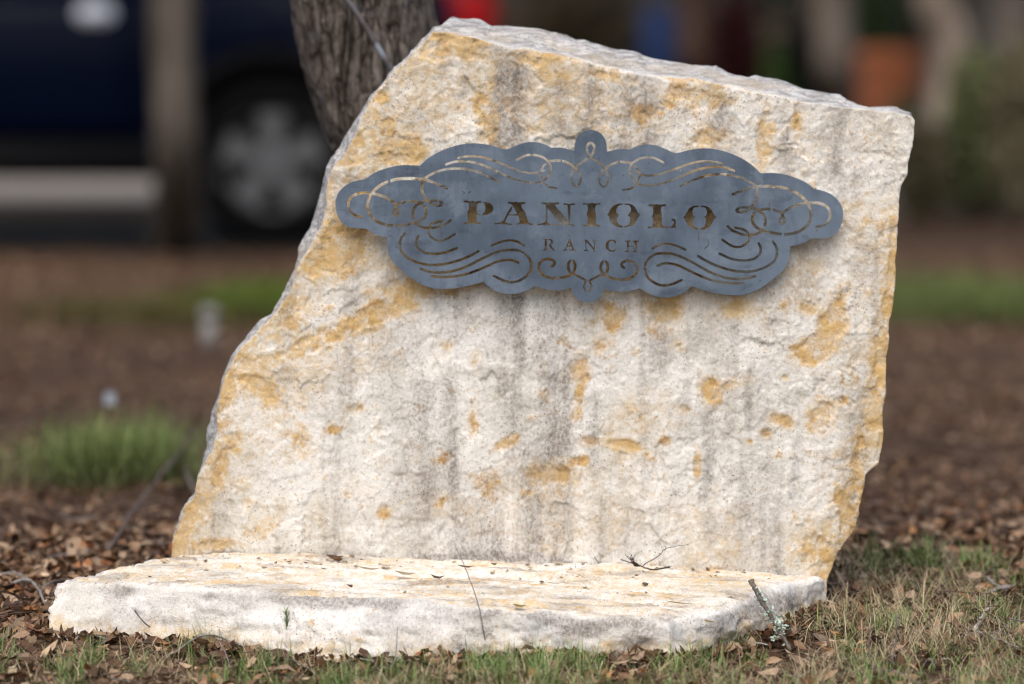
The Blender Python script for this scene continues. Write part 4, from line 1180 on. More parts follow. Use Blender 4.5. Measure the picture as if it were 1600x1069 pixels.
tree('pale_tree', [tuple(at_z(1590, 262, -.05)), tuple(at_y(1584, 150, 31)), tuple(at_y(1580, 20, 31)), (2.75, 31, 2.3), (2.8, 31.2, 3.2)],
     [.15, .13, .12, .1, .07], M['bark_tan'], 'pale trunk at the right edge of the view, behind the boulders', (2.9, 31.4, 4.4), (2.6, 2.6, 1.1), 7000, 24, .012, seed=16, leaf=.17)
tree('dark_tree', [tuple(at_z(1535, 300, -.05)), tuple(at_y(1538, 150, 28)), tuple(at_y(1530, -20, 28)), (2.4, 28, 2.3), (2.4, 28.2, 3.2)],
     [.09, .08, .075, .06, .05], M['bark_grey'], 'slim dark trunk between the bent tan trunk and the right edge', (2.4, 28.4, 4.4), (2.6, 2.6, 1.1), 7000, 24, .01, seed=17, leaf=.17)

# ------------------------------------------------------------------ shrubs
def shrub(name, x, y, rx, ry, h, label, c0, c1, n=2600, leaf=.06, group=None, seed=1):
    rg = np.random.default_rng(seed)
    root = empty(name, (x, y, 0))
    parts = []
    tips = []
    for k in range(9):
        a = rg.uniform(0, 6.28); r = rg.uniform(.2, .8)
        e = np.array([math.cos(a) * rx * r, math.sin(a) * ry * r, h * rg.uniform(.55, .95)])
        pl = smooth_path([(0.03 * math.cos(a), 0.03 * math.sin(a), -.03), e * np.array([.45, .45, .5]) + rg.uniform(-.04, .04, 3), e], 5)
        parts.append(tube_np(pl, np.linspace(.014, .004, len(pl)), 5)); tips.append(pl[3:])
    Vs, Fs = join_np(parts)
    mesh_np('stems', Vs, Fs, M['bark_brown'], root)
    d = rg.normal(0, 1, (n, 3)); d /= np.linalg.norm(d, axis=1)[:, None]
    rad = rg.uniform(.25, 1, (n, 1)) ** .5
    p = d * rad * np.array([rx, ry, h * .5]) * (1 + .25 * fbm(d * 2.3, 3, seed)[:, None]) + np.array([0, 0, h * .52])
    p[:, 2] = np.maximum(p[:, 2], 0.03)
    Vl, Fl, Cl = leaf_mesh(p, rg.uniform(.6, 1.4, n) * leaf, rg.uniform(.35, .55, n), rg.uniform(0, 6.28, n), rg.uniform(-1, 1, n), rg.uniform(-1.2, 1.2, n), rg.uniform(-.15, .15, n),
                           np.array(c0) + (np.array(c1) - np.array(c0)) * rg.uniform(0, 1, (n, 1)))
    mesh_np('foliage', Vl, Fl, M['foliage'], root, smooth=False, col=Cl)
    return tag(root, label, 'shrub', group)
for k in range(9):
    xx = -4.8 + k * 1.2 + random.uniform(-.15, .15)
    shrub('hedge_shrub', xx, 41.5 + random.uniform(-.4, .4), .85, .75, 1.9 + random.uniform(-.2, .3), 'dark green shrub in the hedge row closing off the background', (0.012, 0.016, 0.008), (0.035, 0.045, 0.018), 3200, .09, 'hedge shrubs at the back', 100 + k)
def shrub_px(name, px, py_ground, w_px, h_m, label, c0, c1, n, leaf, seed):
    p = at_z(px, py_ground, 0)
    S = FPX / p.y
    return shrub(name, p.x, p.y, w_px / 2 / S, w_px / 2 / S, h_m, label, c0, c1, n, leaf, None, seed)
shrub_px('maroon_shrub', 1150, 225, 84, 1.0, 'dark maroon-leaved shrub above the sloping top of the upright stone', (0.06, 0.009, 0.010), (0.14, 0.024, 0.02), 2600, .07, 131)
shrub_px('green_shrub', 1213, 262, 46, .72, 'small bright green bush between the maroon shrub and the pale trunk', (0.06, 0.12, 0.025), (0.13, 0.22, 0.05), 1600, .05, 132)
shrub_px('dark_shrub', 1258, 250, 60, .85, 'blackish green shrub left of the pale straight trunk', (0.006, 0.008, 0.007), (0.016, 0.02, 0.016), 1800, .06, 133)
shrub_px('brown_shrub', 900, 215, 190, 1.05, 'dull olive-brown shrub behind the peak of the upright stone', (0.05, 0.034, 0.014), (0.11, 0.075, 0.03), 4200, .08, 134)
shrub_px('olive_shrub', 1545, 330, 80, .55, 'low olive shrub beside the boulders on the right', (0.025, 0.032, 0.012), (0.06, 0.07, 0.03), 2000, .06, 135)
shrub_px('grey_shrub', 1400, 262, 90, .50, 'low dark shrub behind the terracotta pot', (0.012, 0.016, 0.009), (0.03, 0.036, 0.018), 1800, .06, 136)

shrub_px('arching_shrub', 1530, 345, 120, .75, 'loose olive-green bush near the right edge, before the tall boulder', (0.09, 0.11, 0.035), (0.26, 0.28, 0.12), 2200, .06, 137)
shrub_px('leafy_shrub', 1440, 350, 90, .45, 'low brownish green bush below the terracotta pot', (0.08, 0.066, 0.03), (0.18, 0.155, 0.08), 1800, .05, 138)
shrub_px('tall_shrub', 1345, 232, 110, 1.2, 'tall dark green bush behind the pale trunk and the pot', (0.04, 0.07, 0.02), (0.13, 0.20, 0.06), 3000, .07, 139)
shrub_px('tall_shrub', 1540, 240, 130, 1.3, 'tall mossy green bush behind the slim dark trunk on the right', (0.075, 0.10, 0.032), (0.20, 0.24, 0.09), 3200, .07, 140)

shrub_px('mossy_shrub', 1600, 352, 110, .8, 'mottled olive and tan bush cut off by the right edge', (0.12, 0.105, 0.055), (0.38, 0.33, 0.19), 2400, .06, 141)
shrub_px('mossy_shrub', 1415, 325, 70, .5, 'mottled olive bush close to the right edge of the upright stone', (0.055, 0.062, 0.026), (0.18, 0.18, 0.08), 1600, .06, 142)

# ------------------------------------------------------------------ cars
def side_panel(poly, yf, side, sp=0.09):
    B = resample(poly, 0.06)
    v, t = fill2d(B, sp, 0.2, 9)
    return np.stack([v[:, 0], [side * yf(z) for z in v[:, 1]], v[:, 1]], 1), t, len(B)

def car(name, origin, length, axle_r, axle_f, wr, belt, roof, paint_m, label, suv=True, flip=1):
    """built nose towards -x; rear bumper at x = 0; near side at local -y"""
    root = empty(name, origin)
    if flip < 0: root.rotation_euler = (0, 0, math.pi)
    HW = 0.92
    z0 = 0.27 if suv else 0.2
    def prof(z): return HW - 0.10 * max(0, (z - 0.80)) ** 1.3 * 2.2 - 0.16 * max(0, 0.70 - z) ** 1.5
    def arch(cx):
        a = np.linspace(0, math.pi, 15)
        return [(cx + (wr + .06) * math.cos(t_), max(z0, wr + (wr + .06) * math.sin(t_))) for t_ in a]
    Ln = -length
    hood = belt + .02
    low = [(-0.03, z0 + .12), (0.0, .55), (-0.02, belt - .05), (-0.06, belt + .04)]
    polyg = low + [(Ln + 1.15, belt + .03), (Ln + .35, hood - .10), (Ln + .06, hood - .28), (Ln, .55), (Ln + .04, z0 + .05)]
    polyg += [(axle_f - wr - .12, z0)] + arch(axle_f)[::-1] + [(axle_f + wr + .12, z0), (axle_r - wr - .12, z0)] + arch(axle_r)[::-1] + [(axle_r + wr + .10, z0 + .06)]
    Vs = []; Fs3 = []; Fs4 = []; off = 0; idx = {}
    for s in (-1, 1):
        v, t_, nb = side_panel(polyg, prof, s)
        Vs.append(v); Fs3.append((t_ if s < 0 else t_[:, ::-1]) + off); idx[s] = (off, nb); off += len(v)
    a0, nb = idx[-1]; b0, _ = idx[1]
    i = np.arange(nb); j = (i + 1) % nb
    Fs4.append(np.stack([a0 + i, a0 + j, b0 + j, b0 + i], 1))
    body = mesh_np('body', np.concatenate(Vs), [np.concatenate(Fs3), np.concatenate(Fs4)], paint_m, root)
    bm = bmesh.new(); bm.from_mesh(body.data); bmesh.ops.recalc_face_normals(bm, faces=bm.faces); bm.to_mesh(body.data); bm.free()
    # cabin and windows
    cb = [(-.10, belt), (-.32 if suv else -.95, roof - .05), (-.6 if suv else -1.35, roof), (Ln + 2.15, roof), (Ln + 1.35, belt)]
    bm = bmesh.new()
    fl = [bm.verts.new((x, -(HW - .06 - .26 * (z - belt)), z)) for x, z in cb]; fr = [bm.verts.new((x, HW - .06 - .26 * (z - belt), z)) for x, z in cb]
    bm.faces.new(fl); bm.faces.new(fr[::-1])
    for k in range(len(cb)): bm.faces.new((fl[k], fr[k], fr[(k + 1) % len(cb)], fl[(k + 1) % len(cb)]))
    bm_obj('cabin', bm, paint_m, root)
    for s in (-1, 1):
        xs = [(-.42, -1.05), (-1.12, -1.98), (-2.06, Ln + 1.75)] if suv else [(-1.0, -1.75), (-1.85, Ln + 1.75)]
        for xa, xb in xs:
            bm = bmesh.new()
            z1, z2 = belt + .07, roof - .10
            yy = lambda z: s * (HW - .06 - .26 * (z - belt) + .006)
            fs = [bm.verts.new((x, yy(z), z)) for x, z in ((xa, z1), (xa - .06, z2), (xb + .04, z2), (xb, z1))]
            bm.faces.new(fs)
            bm_obj('window', bm, M['glass'], root)
    # doors: proud skins with gaps between them, handles, sill cladding
    for s in (-1, 1):
        for xa, xb in ([(-1.24, -2.06), (-2.08, -3.02)] if suv else [(-1.5, -2.3), (-2.32, -3.1)]):
            zz = np.linspace(z0 + .16, belt - .01, 8); xx_ = np.linspace(xa, xb, 8)
            X, Z = np.meshgrid(xx_, zz)
            Yv = np.array([s * (prof(z) + .012) for z in Z.ravel()])
            V_ = np.stack([X.ravel(), Yv, Z.ravel()], 1)
            ii = np.arange(7)[:, None] * 8; jj = np.arange(7)[None]
            qd_ = np.stack([ii + jj, ii + jj + 1, ii + 8 + jj + 1, ii + 8 + jj], -1).reshape(-1, 4)
            dr = mesh_np('door', V_, qd_, paint_m, root)
            sm = dr.modifiers.new('thick', 'SOLIDIFY'); sm.thickness = .02; sm.offset = 0
            bm = bmesh.new(); box_bm(bm, (xa - .10 - .07, s * (prof(belt - .08) + .045), belt - .085), (.15, .03, .075), .016)  # enlarged to carry the painted glint
            bm_obj('handle', bm, M['silver'], dr, True)
        bm = bmesh.new(); box_bm(bm, ((axle_f + axle_r) / 2, s * (HW - .035), z0 + .07), (axle_r - axle_f - 2 * wr - .16, .10, .15), .02)
        bm_obj('sill', bm, M['black_plastic'], root, True)
        for cx in (axle_r, axle_f):
            a = np.linspace(-.08, math.pi + .08, 22)
            pl = np.stack([cx + (wr + .085) * np.cos(a), np.array([s * (prof(wr + (wr + .085) * math.sin(t_)) + .006) for t_ in a]), wr + (wr + .085) * np.sin(a)], 1)
            Va, Fa = tube_np(pl, np.full(len(pl), .035), 8)
            mesh_np('arch_trim', Va, Fa, M['black_plastic'], root)
    bm = bmesh.new(); box_bm(bm, (Ln / 2, 0, .55), (-Ln - .2, 1.2, .5)); bm_obj('underbody', bm, M['black_plastic'], root)
    bm = bmesh.new(); box_bm(bm, (-.0, 0, .45), (.16, 1.78, .30), .05); bm_obj('bumper', bm, M['black_plastic'], root, True)
    bm = bmesh.new(); box_bm(bm, (Ln + .03, 0, .45), (.18, 1.74, .30), .05); bm_obj('bumper', bm, M['black_plastic'], root, True)
    for s in (-1, 1):
        bm = bmesh.new(); box_bm(bm, (-.03, s * .78, belt - .10), (.08, .22, .22), .02); bm_obj('tail_lamp', bm, M['lamp_red'], root, True)
        bm = bmesh.new(); box_bm(bm, (Ln + .12, s * .66, .66), (.12, .34, .14), .03); bm_obj('headlight', bm, M['chrome'], root, True)
    # wheels
    for cx in (axle_r, axle_f):
        for s in (-1, 1):
            w = bpy.data.objects.new('wheel', None); link(w, root); w.location = (cx, s * (HW - .11), wr)
            a = np.linspace(0, 2 * math.pi, 40, endpoint=False)
            sec = [(-.11, wr * .64), (-.115, wr * .8), (-.10, wr * .96), (-.06, wr), (.06, wr), (.10, wr * .96), (.115, wr * .8), (.11, wr * .64)]
            V_ = np.array([(r * math.cos(t_), y, r * math.sin(t_)) for y, r in sec for t_ in a])
            m3 = len(sec); ii = np.arange(m3)[:, None] * 40; i2 = ((np.arange(m3) + 1) % m3)[:, None] * 40; jj = np.arange(40)[None]
            mesh_np('tyre', V_, np.stack([ii + jj, ii + (jj + 1) % 40, i2 + (jj + 1) % 40, i2 + jj], -1).reshape(-1, 4), M['rubber'], w)
            rr = wr * .64
            bm = bmesh.new()
            yo = s * .085
            def prism(pts, y0, y1):
                f0 = [bm.verts.new((x, y0, z)) for x, z in pts]; f1 = [bm.verts.new((x, y1, z)) for x, z in pts]
                bm.faces.new(f0); bm.faces.new(f1[::-1])
                for k in range(len(pts)): bm.faces.new((f0[k], f1[k], f1[(k + 1) % len(pts)], f0[(k + 1) % len(pts)]))
            for k in range(5):
                b = math.pi / 2 + k * 2 * math.pi / 5
                pr = lambda r, o: (r * math.cos(b) - o * math.sin(b), r * math.sin(b) + o * math.cos(b))
                prism([pr(.02, -.03), pr(rr * .55, -rr * .20), pr(rr * .97, -rr * .34), pr(rr * .97, rr * .34), pr(rr * .55, rr * .20), pr(.02, .03)], yo - s * .03, yo)
            prism([(rr * .30 * math.cos(t_), rr * .30 * math.sin(t_)) for t_ in a[::2]], yo - s * .03, yo + s * .006)
            for k in range(40):
                t0, t1 = a[k], a[(k + 1) % 40]
                q4 = [(rr * math.cos(t0), rr * math.sin(t0)), (rr * math.cos(t1), rr * math.sin(t1)), (rr * .93 * math.cos(t1), rr * .93 * math.sin(t1)), (rr * .93 * math.cos(t0), rr * .93 * math.sin(t0))]
                bm.faces.new([bm.verts.new((x, yo, z)) for x, z in q4])
            bm_obj('rim', bm, M['alloy'], w)
            bm = bmesh.new()
            prism([(rr * .99 * math.cos(t_), rr * .99 * math.sin(t_)) for t_ in a[::2]], yo - s * .10, yo - s * .07)
            bm_obj('hub', bm, M['black_plastic'], w)
    return tag(root, label, 'car')
wl_p = at_y(425, 262, 22.35)
car('parked_car', (wl_p.x + .72, 22.35 + .92, .012), 4.55, -.72, -3.45, .335, 1.0, 1.68, M['paint_blue'], 'dark navy blue car with silver five-spoke wheels parked beyond the trees', True)
car('parked_car', (at_y(772, 0, 33.6).x, 33.6 + .9, .0), 4.4, -.8, -3.4, .32, .98, 1.45, M['paint_red'], 'bright red car parked farther back, seen beside the leaning trunk', False)

# ------------------------------------------------------------------ pot, drum, boulders, markers
def lathe(name, prof, mat, parent, n=36, wob=0.0):
    a = np.arange(n) / n * 2 * np.pi
    V = np.array([(r * math.cos(t_), r * math.sin(t_), z) for r, z in prof for t_ in a])
    m3 = len(prof)
    ii = np.arange(m3 - 1)[:, None] * n; jj = np.arange(n)[None]
    F = [np.stack([ii + jj, ii + (jj + 1) % n, ii + n + (jj + 1) % n, ii + n + jj], -1).reshape(-1, 4), np.arange(n)[None, ::-1], ((m3 - 1) * n + np.arange(n))[None]]
    return mesh_np(name, V, F, mat, parent)
p = at_z(1390, 262, 0); S = FPX / p.y
pot = empty('terracotta_pot', (p.x, p.y, 0))
r_ = 50 / S
lathe('bowl', [(r_ * .62, 0), (r_ * .78, .16), (r_ * .93, .34), (r_, .5), (r_ * .98, .58), (r_ * 1.06, .60), (r_ * 1.06, .68), (r_ * .93, .68), (r_ * .90, .60)], M['terracotta'], pot)
lathe('soil', [(r_ * .2, .60), (r_ * .90, .61), (r_ * .5, .625), (.02, .63)], M['soil'], pot)
tag(pot, 'large orange-brown terracotta pot in the background on the right', 'pot')
p = at_z(1030, 232, 0); S = FPX / p.y
dr_ = empty('plastic_drum', (p.x, p.y, 0)); r_ = 26 / S
lathe('drum', [(r_ * .9, 0), (r_, .03), (r_, .28), (r_ * 1.05, .30), (r_, .32), (r_, .58), (r_ * 1.05, .60), (r_, .62), (r_, .84), (r_ * .92, .88)], M['blue_plastic'], dr_)
lathe('lid', [(r_ * .95, .882), (r_ * .97, .90), (r_ * .8, .915), (.01, .915)], M['blue_plastic'], dr_)
tag(dr_, 'dark blue plastic drum standing beyond the top edge of the upright stone', 'drum')

def boulder(name, px, py, w, d, h, label, seed):
    p = at_z(px, py, 0)
    bm = bmesh.new()
    bmesh.ops.create_icosphere(bm, subdivisions=4, radius=1.0)
    V_ = np.array([v.co[:] for v in bm.verts])
    f1 = fbm(V_ * 1.3, 3, seed); f2 = fbm(V_ * 4, 4, seed + 1)
    V2 = V_ * (1 + .22 * f1 + .07 * f2)[:, None]
    V2 = np.sign(V2) * np.abs(V2) ** .8 * np.array([w / 2, d / 2, h * .62]) + np.array([0, 0, h * .38])
    for v, c_ in zip(bm.verts, V2): v.co = c_
    o = bm_obj(name, bm, M['boulder'], None, True)
    o.location = p
    tag(o, label, 'boulder')
boulder('boulder', 1475, 338, .80, .5, .42, 'big tan limestone boulder between the bent trunk and the right edge', 201)
boulder('boulder', 1552, 292, .75, .5, .62, 'tall weathered boulder behind the big tan one on the right', 203)

p = at_z(327, 540, 0)
pv = empty('pipe_stub', tuple(p))
lathe('tube', [(.021, -.03), (.021, .085), (.018, .085), (.018, .02)], M['pvc'], pv, 24)
lathe('cap', [(.026, .075), (.026, .102), (.022, .108), (.01, .110)], M['pvc'], pv, 24)
tag(pv, 'short white capped pipe standing in the leaf litter on the left', 'pipe')
p = at_z(172, 700, 0)
mk = empty('marker', tuple(p))
lathe('stake', [(.003, -.03), (.003, .09), (.002, .10)], M['bark_brown'], mk, 8)
bm = bmesh.new(); box_bm(bm, (0, 0, .105), (.024, .006, .028), .002); bm_obj('plate', bm, M['pale_plastic'], mk)
tag(mk, 'small pale marker stake sticking out behind the grass clump', 'marker')

# ------------------------------------------------------------------ litter, grass, twigs
PAL = np.array([(.125, .066, .036), (.21, .127, .075), (.29, .20, .135), (.36, .27, .20), (.08, .043, .026), (.25, .105, .038), (.20, .15, .11), (.46, .37, .28), (.33, .18, .075)])
PAL = PAL * np.array([1.08, 1.0, .86])
PW = np.array([.2, .2, .15, .09, .15, .06, .10, .03, .02]); PW /= PW.sum()
foot = np.concatenate([base_foot])
def off_stone(x, y, grow=0.0):
    c_ = foot.mean(0)
    pl = c_ + (foot - c_) * (1 + grow)
    ok = ~inside_poly(np.stack([x, y], 1), pl)
    slab_in = (y > SLAB_Y - .03) & (y < SLAB_Y + .23) & (x > -.55) & (x < .53)
    return ok & ~slab_in
def litter(name, n, x0, x1, y0, y1, lmin, lmax, lift, label, seed, tilt=.45, mat='leaf', pal=PAL, pw=PW):
    rg = np.random.default_rng(seed)
    x = rg.uniform(x0, x1, n); y = rg.uniform(y0, y1, n)
    d = fbm(np.stack([x, y], 1) * 1.6, 3, seed)
    k = off_stone(x, y) & (rg.uniform(-.9, .6, n) < d * 1.5 + .15)
    x, y = x[k], y[k]; n = len(x)
    pos = np.stack([x, y, gz(x, y) + rg.uniform(.002, lift, n)], 1)
    ci = rg.choice(len(pal), n, p=pw)
    col = pal[ci] * rg.uniform(.65, 1.35, (n, 1))
    if y0 > 10: col = col * .62 + .38 * np.array([.155, .09, .052])
    V_, F_, C_ = leaf_mesh(pos, rg.uniform(lmin, lmax, n), rg.uniform(.28, .52, n), rg.uniform(0, 6.28, n), rg.normal(0, tilt, n), rg.normal(0, tilt * 1.2, n), rg.uniform(-.10, .22, n), col)
    o = mesh_np(name, V_, F_, M[mat], smooth=True, col=C_)
    return tag(o, label, 'leaves', kind='stuff')
litter('leaf_litter', 21000, -1.7, 1.7, 7.9, 10.3, .016, .042, .014, 'dry brown oak leaves littering the ground round the stones', 301)
litter('leaf_litter', 52000, -2.6, 2.6, 10.3, 15.0, .010, .027, .014, 'blurred brown leaf litter behind the stones', 302)
litter('leaf_litter', 26000, -3.6, 3.6, 15.0, 21.7, .016, .038, .018, 'brown leaf litter in the far bed before the kerb', 303)
# leaves drifted against the foot of the stones
rg = np.random.default_rng(311)
fp = resample(base_foot, .004)
fp = fp[fp[:, 1] < SLAB_Y - .02]
ii = rg.integers(0, len(fp), 1500)
cen_ = base_foot.mean(0)
dv = fp[ii] - cen_; dv /= np.linalg.norm(dv, axis=1)[:, None]
pq_ = fp[ii] + dv * np.abs(rg.normal(0, .022, (1500, 1))) + dv * .006
kk_ = rg.uniform(-.6, .9, 1500) < fbm(pq_ * 9, 3, 312) + .25
pq_ = pq_[kk_]; n_ = len(pq_)
V_, F_, C_ = leaf_mesh(np.stack([pq_[:, 0], pq_[:, 1], gz(pq_[:, 0], pq_[:, 1]) + rg.uniform(.003, .016, n_)], 1), rg.uniform(.012, .034, n_), rg.uniform(.3, .55, n_), rg.uniform(0, 6.28, n_), rg.normal(0, .6, n_), rg.normal(0, .7, n_), rg.uniform(-.1, .25, n_), PAL[rg.choice(len(PAL), n_, p=PW)] * rg.uniform(.6, 1.3, (n_, 1)))
tag(mesh_np('leaf_drift', V_, F_, M['leaf'], col=C_), 'dry leaves drifted against the foot of the base stone', 'leaves', kind='stuff')
# crumbs: broken bits between leaves
litter('leaf_crumbs', 26000, -1.3, 1.3, 8.1, 10.2, .005, .014, .010, 'fine broken leaf crumbs and bark bits on the ground', 304, .6)

def grass(name, cx, cy, spread, n, h0, h1, w, c0, c1, lean, bend, label, seed, kind=None, cat='grass', zoff=0.0, keep=True):
    rg = np.random.default_rng(seed)
    i = rg.integers(0, len(cx), n)
    x = cx[i] + rg.normal(0, 1, n) * spread[i]; y = cy[i] + rg.normal(0, 1, n) * spread[i]
    if keep:
        k = off_stone(x, y, .012); x, y, i = x[k], y[k], i[k]; n = len(x)
    pos = np.stack([x, y, gz(x, y) - .003 + zoff], 1)
    f = rg.uniform(0, 1, (n, 1)); g = rg.uniform(.7, 1.25, (n, 1))
    ca = (np.array(c0[0]) * (1 - f) + np.array(c0[1]) * f) * g
    cb = (np.array(c1[0]) * (1 - f) + np.array(c1[1]) * f) * g
    V_, F_, C_ = blade_mesh(pos, rg.uniform(h0, h1, n), rg.uniform(.6, 1.3, n) * w, rg.uniform(0, 6.28, n), np.abs(rg.normal(0, lean, n)), rg.normal(bend, .35, n), ca, cb)
    return V_, F_, C_
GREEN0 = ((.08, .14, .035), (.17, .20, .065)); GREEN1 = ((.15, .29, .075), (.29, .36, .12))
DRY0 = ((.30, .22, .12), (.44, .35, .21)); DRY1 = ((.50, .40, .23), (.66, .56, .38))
def scatter_px(n, x0, x1, y0, y1, seed):
    rg = np.random.default_rng(seed)
    P_ = [at_z(rg.uniform(x0, x1), rg.uniform(y0, y1), 0) for _ in range(n)]
    return np.array([a.x for a in P_]), np.array([a.y for a in P_])
def stuff_grass(name, label, layers):
    Vs, Fs = [], []; Cs = []
    for V_, F_, C_ in layers: Vs.append((V_, F_)); Cs.append(C_)
    V_, F_ = join_np(Vs)
    tag(mesh_np(name, V_, F_, M['grass'], smooth=True, col=np.concatenate(Cs)), label, 'grass', kind='stuff')
# short green and dry grass in front and to the right
lay_ = []
def sward(n, x0, x1, y0, y1, sp, blades, h0, h1, w, c0, c1, lean, bend, seed):
    x_, y_ = scatter_px(n, x0, x1, y0, y1, seed)
    rg = np.random.default_rng(seed + 1)
    return grass('', x_, y_, sp * rg.uniform(.4, 1.5, n), blades, h0, h1, w, c0, c1, lean, bend, '', seed)
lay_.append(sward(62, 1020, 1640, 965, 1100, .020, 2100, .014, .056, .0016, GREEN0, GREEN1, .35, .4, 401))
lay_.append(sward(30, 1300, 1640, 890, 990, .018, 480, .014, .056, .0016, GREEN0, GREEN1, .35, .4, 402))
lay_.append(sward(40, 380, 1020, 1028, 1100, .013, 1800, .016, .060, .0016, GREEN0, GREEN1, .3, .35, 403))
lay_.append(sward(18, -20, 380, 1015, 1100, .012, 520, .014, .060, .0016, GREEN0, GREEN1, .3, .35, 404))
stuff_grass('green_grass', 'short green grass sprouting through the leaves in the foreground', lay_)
lay_ = []
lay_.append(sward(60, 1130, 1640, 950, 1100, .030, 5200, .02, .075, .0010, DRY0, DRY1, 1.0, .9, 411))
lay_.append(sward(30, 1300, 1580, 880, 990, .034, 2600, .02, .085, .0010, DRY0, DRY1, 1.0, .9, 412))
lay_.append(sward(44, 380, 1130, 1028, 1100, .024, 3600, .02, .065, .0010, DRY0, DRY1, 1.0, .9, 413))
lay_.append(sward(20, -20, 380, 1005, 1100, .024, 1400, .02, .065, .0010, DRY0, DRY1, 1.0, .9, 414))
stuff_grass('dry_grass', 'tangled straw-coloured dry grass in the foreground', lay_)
x_, y_ = scatter_px(26, 1395, 1640, 470, 508, 421)
stuff_grass('far_grass', 'blurred green grass patch in the bed on the right', [grass('', x_, y_, np.random.default_rng(5).uniform(.05, .16, 26), 4200, .05, .17, .004, ((.09, .09, .03), (.10, .11, .035)), ((.10, .18, .03), (.18, .21, .06)), .5, .5, '', 9)])
x_, y_ = scatter_px(18, 130, 470, 486, 510, 422)
x2_, y2_ = scatter_px(10, 385, 470, 486, 506, 423)
stuff_grass('yellow_grass', 'blurred yellow-green ground cover across the bed on the left', [grass('', x_, y_, np.full(18, .15), 3800, .04, .10, .005, ((.07, .05, .018), (.075, .06, .014)), ((.11, .085, .022), (.115, .11, .022)), .5, .5, '', 10), grass('', x2_, y2_, np.full(10, .12), 3600, .06, .14, .006, ((.05, .075, .008), (.07, .09, .01)), ((.10, .16, .012), (.13, .17, .02)), .4, .4, '', 11)])

def tuft(name, px, py, r, n, h0, h1, w, label, c0=GREEN0, c1=GREEN1, lean=.35, bend=.5, seed=1, cat='grass tuft', group=None):
    p = at_z(px, py, 0)
    V_, F_, C_ = grass('', np.array([p.x]), np.array([p.y]), np.array([r]), n, h0, h1, w, c0, c1, lean, bend, '', seed, keep=False)
    o = mesh_np(name, V_ - np.array([p.x, p.y, 0]), F_, M['grass'], smooth=True, col=C_)
    o.location = (p.x, p.y, 0)
    return tag(o, label, cat, group)
tuft('grass_clump', 184, 752, .085, 2000, .05, .18, .0027, 'large blurred clump of green grass to the left of the upright stone', ((.15, .11, .065), (.12, .13, .05)), ((.17, .28, .06), (.28, .37, .11)), .5, .5, 501)
tuft('grass_tuft', 1372, 892, .02, 130, .03, .09, .002, 'soft tuft of yellow-green grass just right of the upright stone', GREEN0, ((.12, .16, .05), (.2, .22, .09)), .3, .5, 502)
tuft('grass_tuft', 1448, 890, .018, 120, .03, .085, .002, 'soft green tuft farther right, second from the upright stone', GREEN0, GREEN1, .3, .5, 503)
tuft('grass_tuft', 1530, 892, .02, 120, .03, .07, .002, 'soft green tuft near the right edge, third from the upright stone', GREEN0, GREEN1, .4, .5, 504)
tuft('grass_tuft', 330, 1012, .010, 60, .03, .065, .0012, 'green grass tuft against the left half of the base stone front', seed=505)
tuft('grass_tuft', 215, 1052, .012, 60, .03, .075, .0012, 'green grass tuft in the leaves below the left end of the base stone', seed=506)
tuft('grass_tuft', 615, 1062, .018, 130, .03, .065, .0013, 'dense green tuft at the bottom edge left of the thin dry stem', seed=507)
tuft('grass_tuft', 875, 1038, .016, 110, .02, .05, .0012, 'low green tuft against the base stone right of the thin dry stem', seed=508)
tuft('grass_tuft', 1140, 1012, .010, 70, .03, .06, .0013, 'green tuft at the right front corner of the base stone', seed=509)

def sprig(px, py, h, label, seed, n=46, col=(.15, .20, .07)):
    """upright seedling: a thin stem set with short needle leaves"""
    rg = np.random.default_rng(seed)
    p = at_z(px, py, 0)
    root = empty('sprig', tuple(p))
    pl = smooth_path([(0, 0, -.005), (.002 * rg.normal(), .001, h * .5), (.005 * rg.normal(), .002, h)], 5)
    V_, F_ = tube_np(pl, np.linspace(.0015, .0007, len(pl)), 5)
    mesh_np('stem', V_, F_, M['grass'], root, col=np.tile(np.array([.14, .13, .06]), (len(V_), 1)))
    tt = rg.uniform(.12, 1, n)
    pos = np.stack([np.interp(tt, np.linspace(0, 1, len(pl)), pl[:, k]) for k in range(3)], 1)
    cc = np.array(col)[None] * rg.uniform(.7, 1.4, (n, 1))
    V_, F_, C_ = blade_mesh(pos, rg.uniform(.008, .017, n), np.full(n, .0017), rg.uniform(0, 6.28, n), rg.uniform(.4, .8, n), rg.uniform(-.3, .3, n), cc, cc * 1.25)
    mesh_np('needles', V_, F_, M['grass'], root, col=C_)
    tag(root, label, 'seedling')
sprig(447, 1018, .062, 'feathery green seedling before the left half of the base stone front', 601, 60)
sprig(338, 1000, .040, 'small green seedling beside the tuft at the left half of the base stone', 602)
sprig(695, 1008, .045, 'bushy green seedling before the middle of the base stone front', 603, 80, (.11, .20, .08))
sprig(611, 1022, .055, 'thin tall seedling between the tuft and the bushy seedling', 604, 26)
sprig(957, 1022, .048, 'green seedling before the right half of the base stone front', 605, 40)
sprig(1101, 1012, .045, 'green seedling at the corner of the base stone, left of the lichen stick', 606, 50)

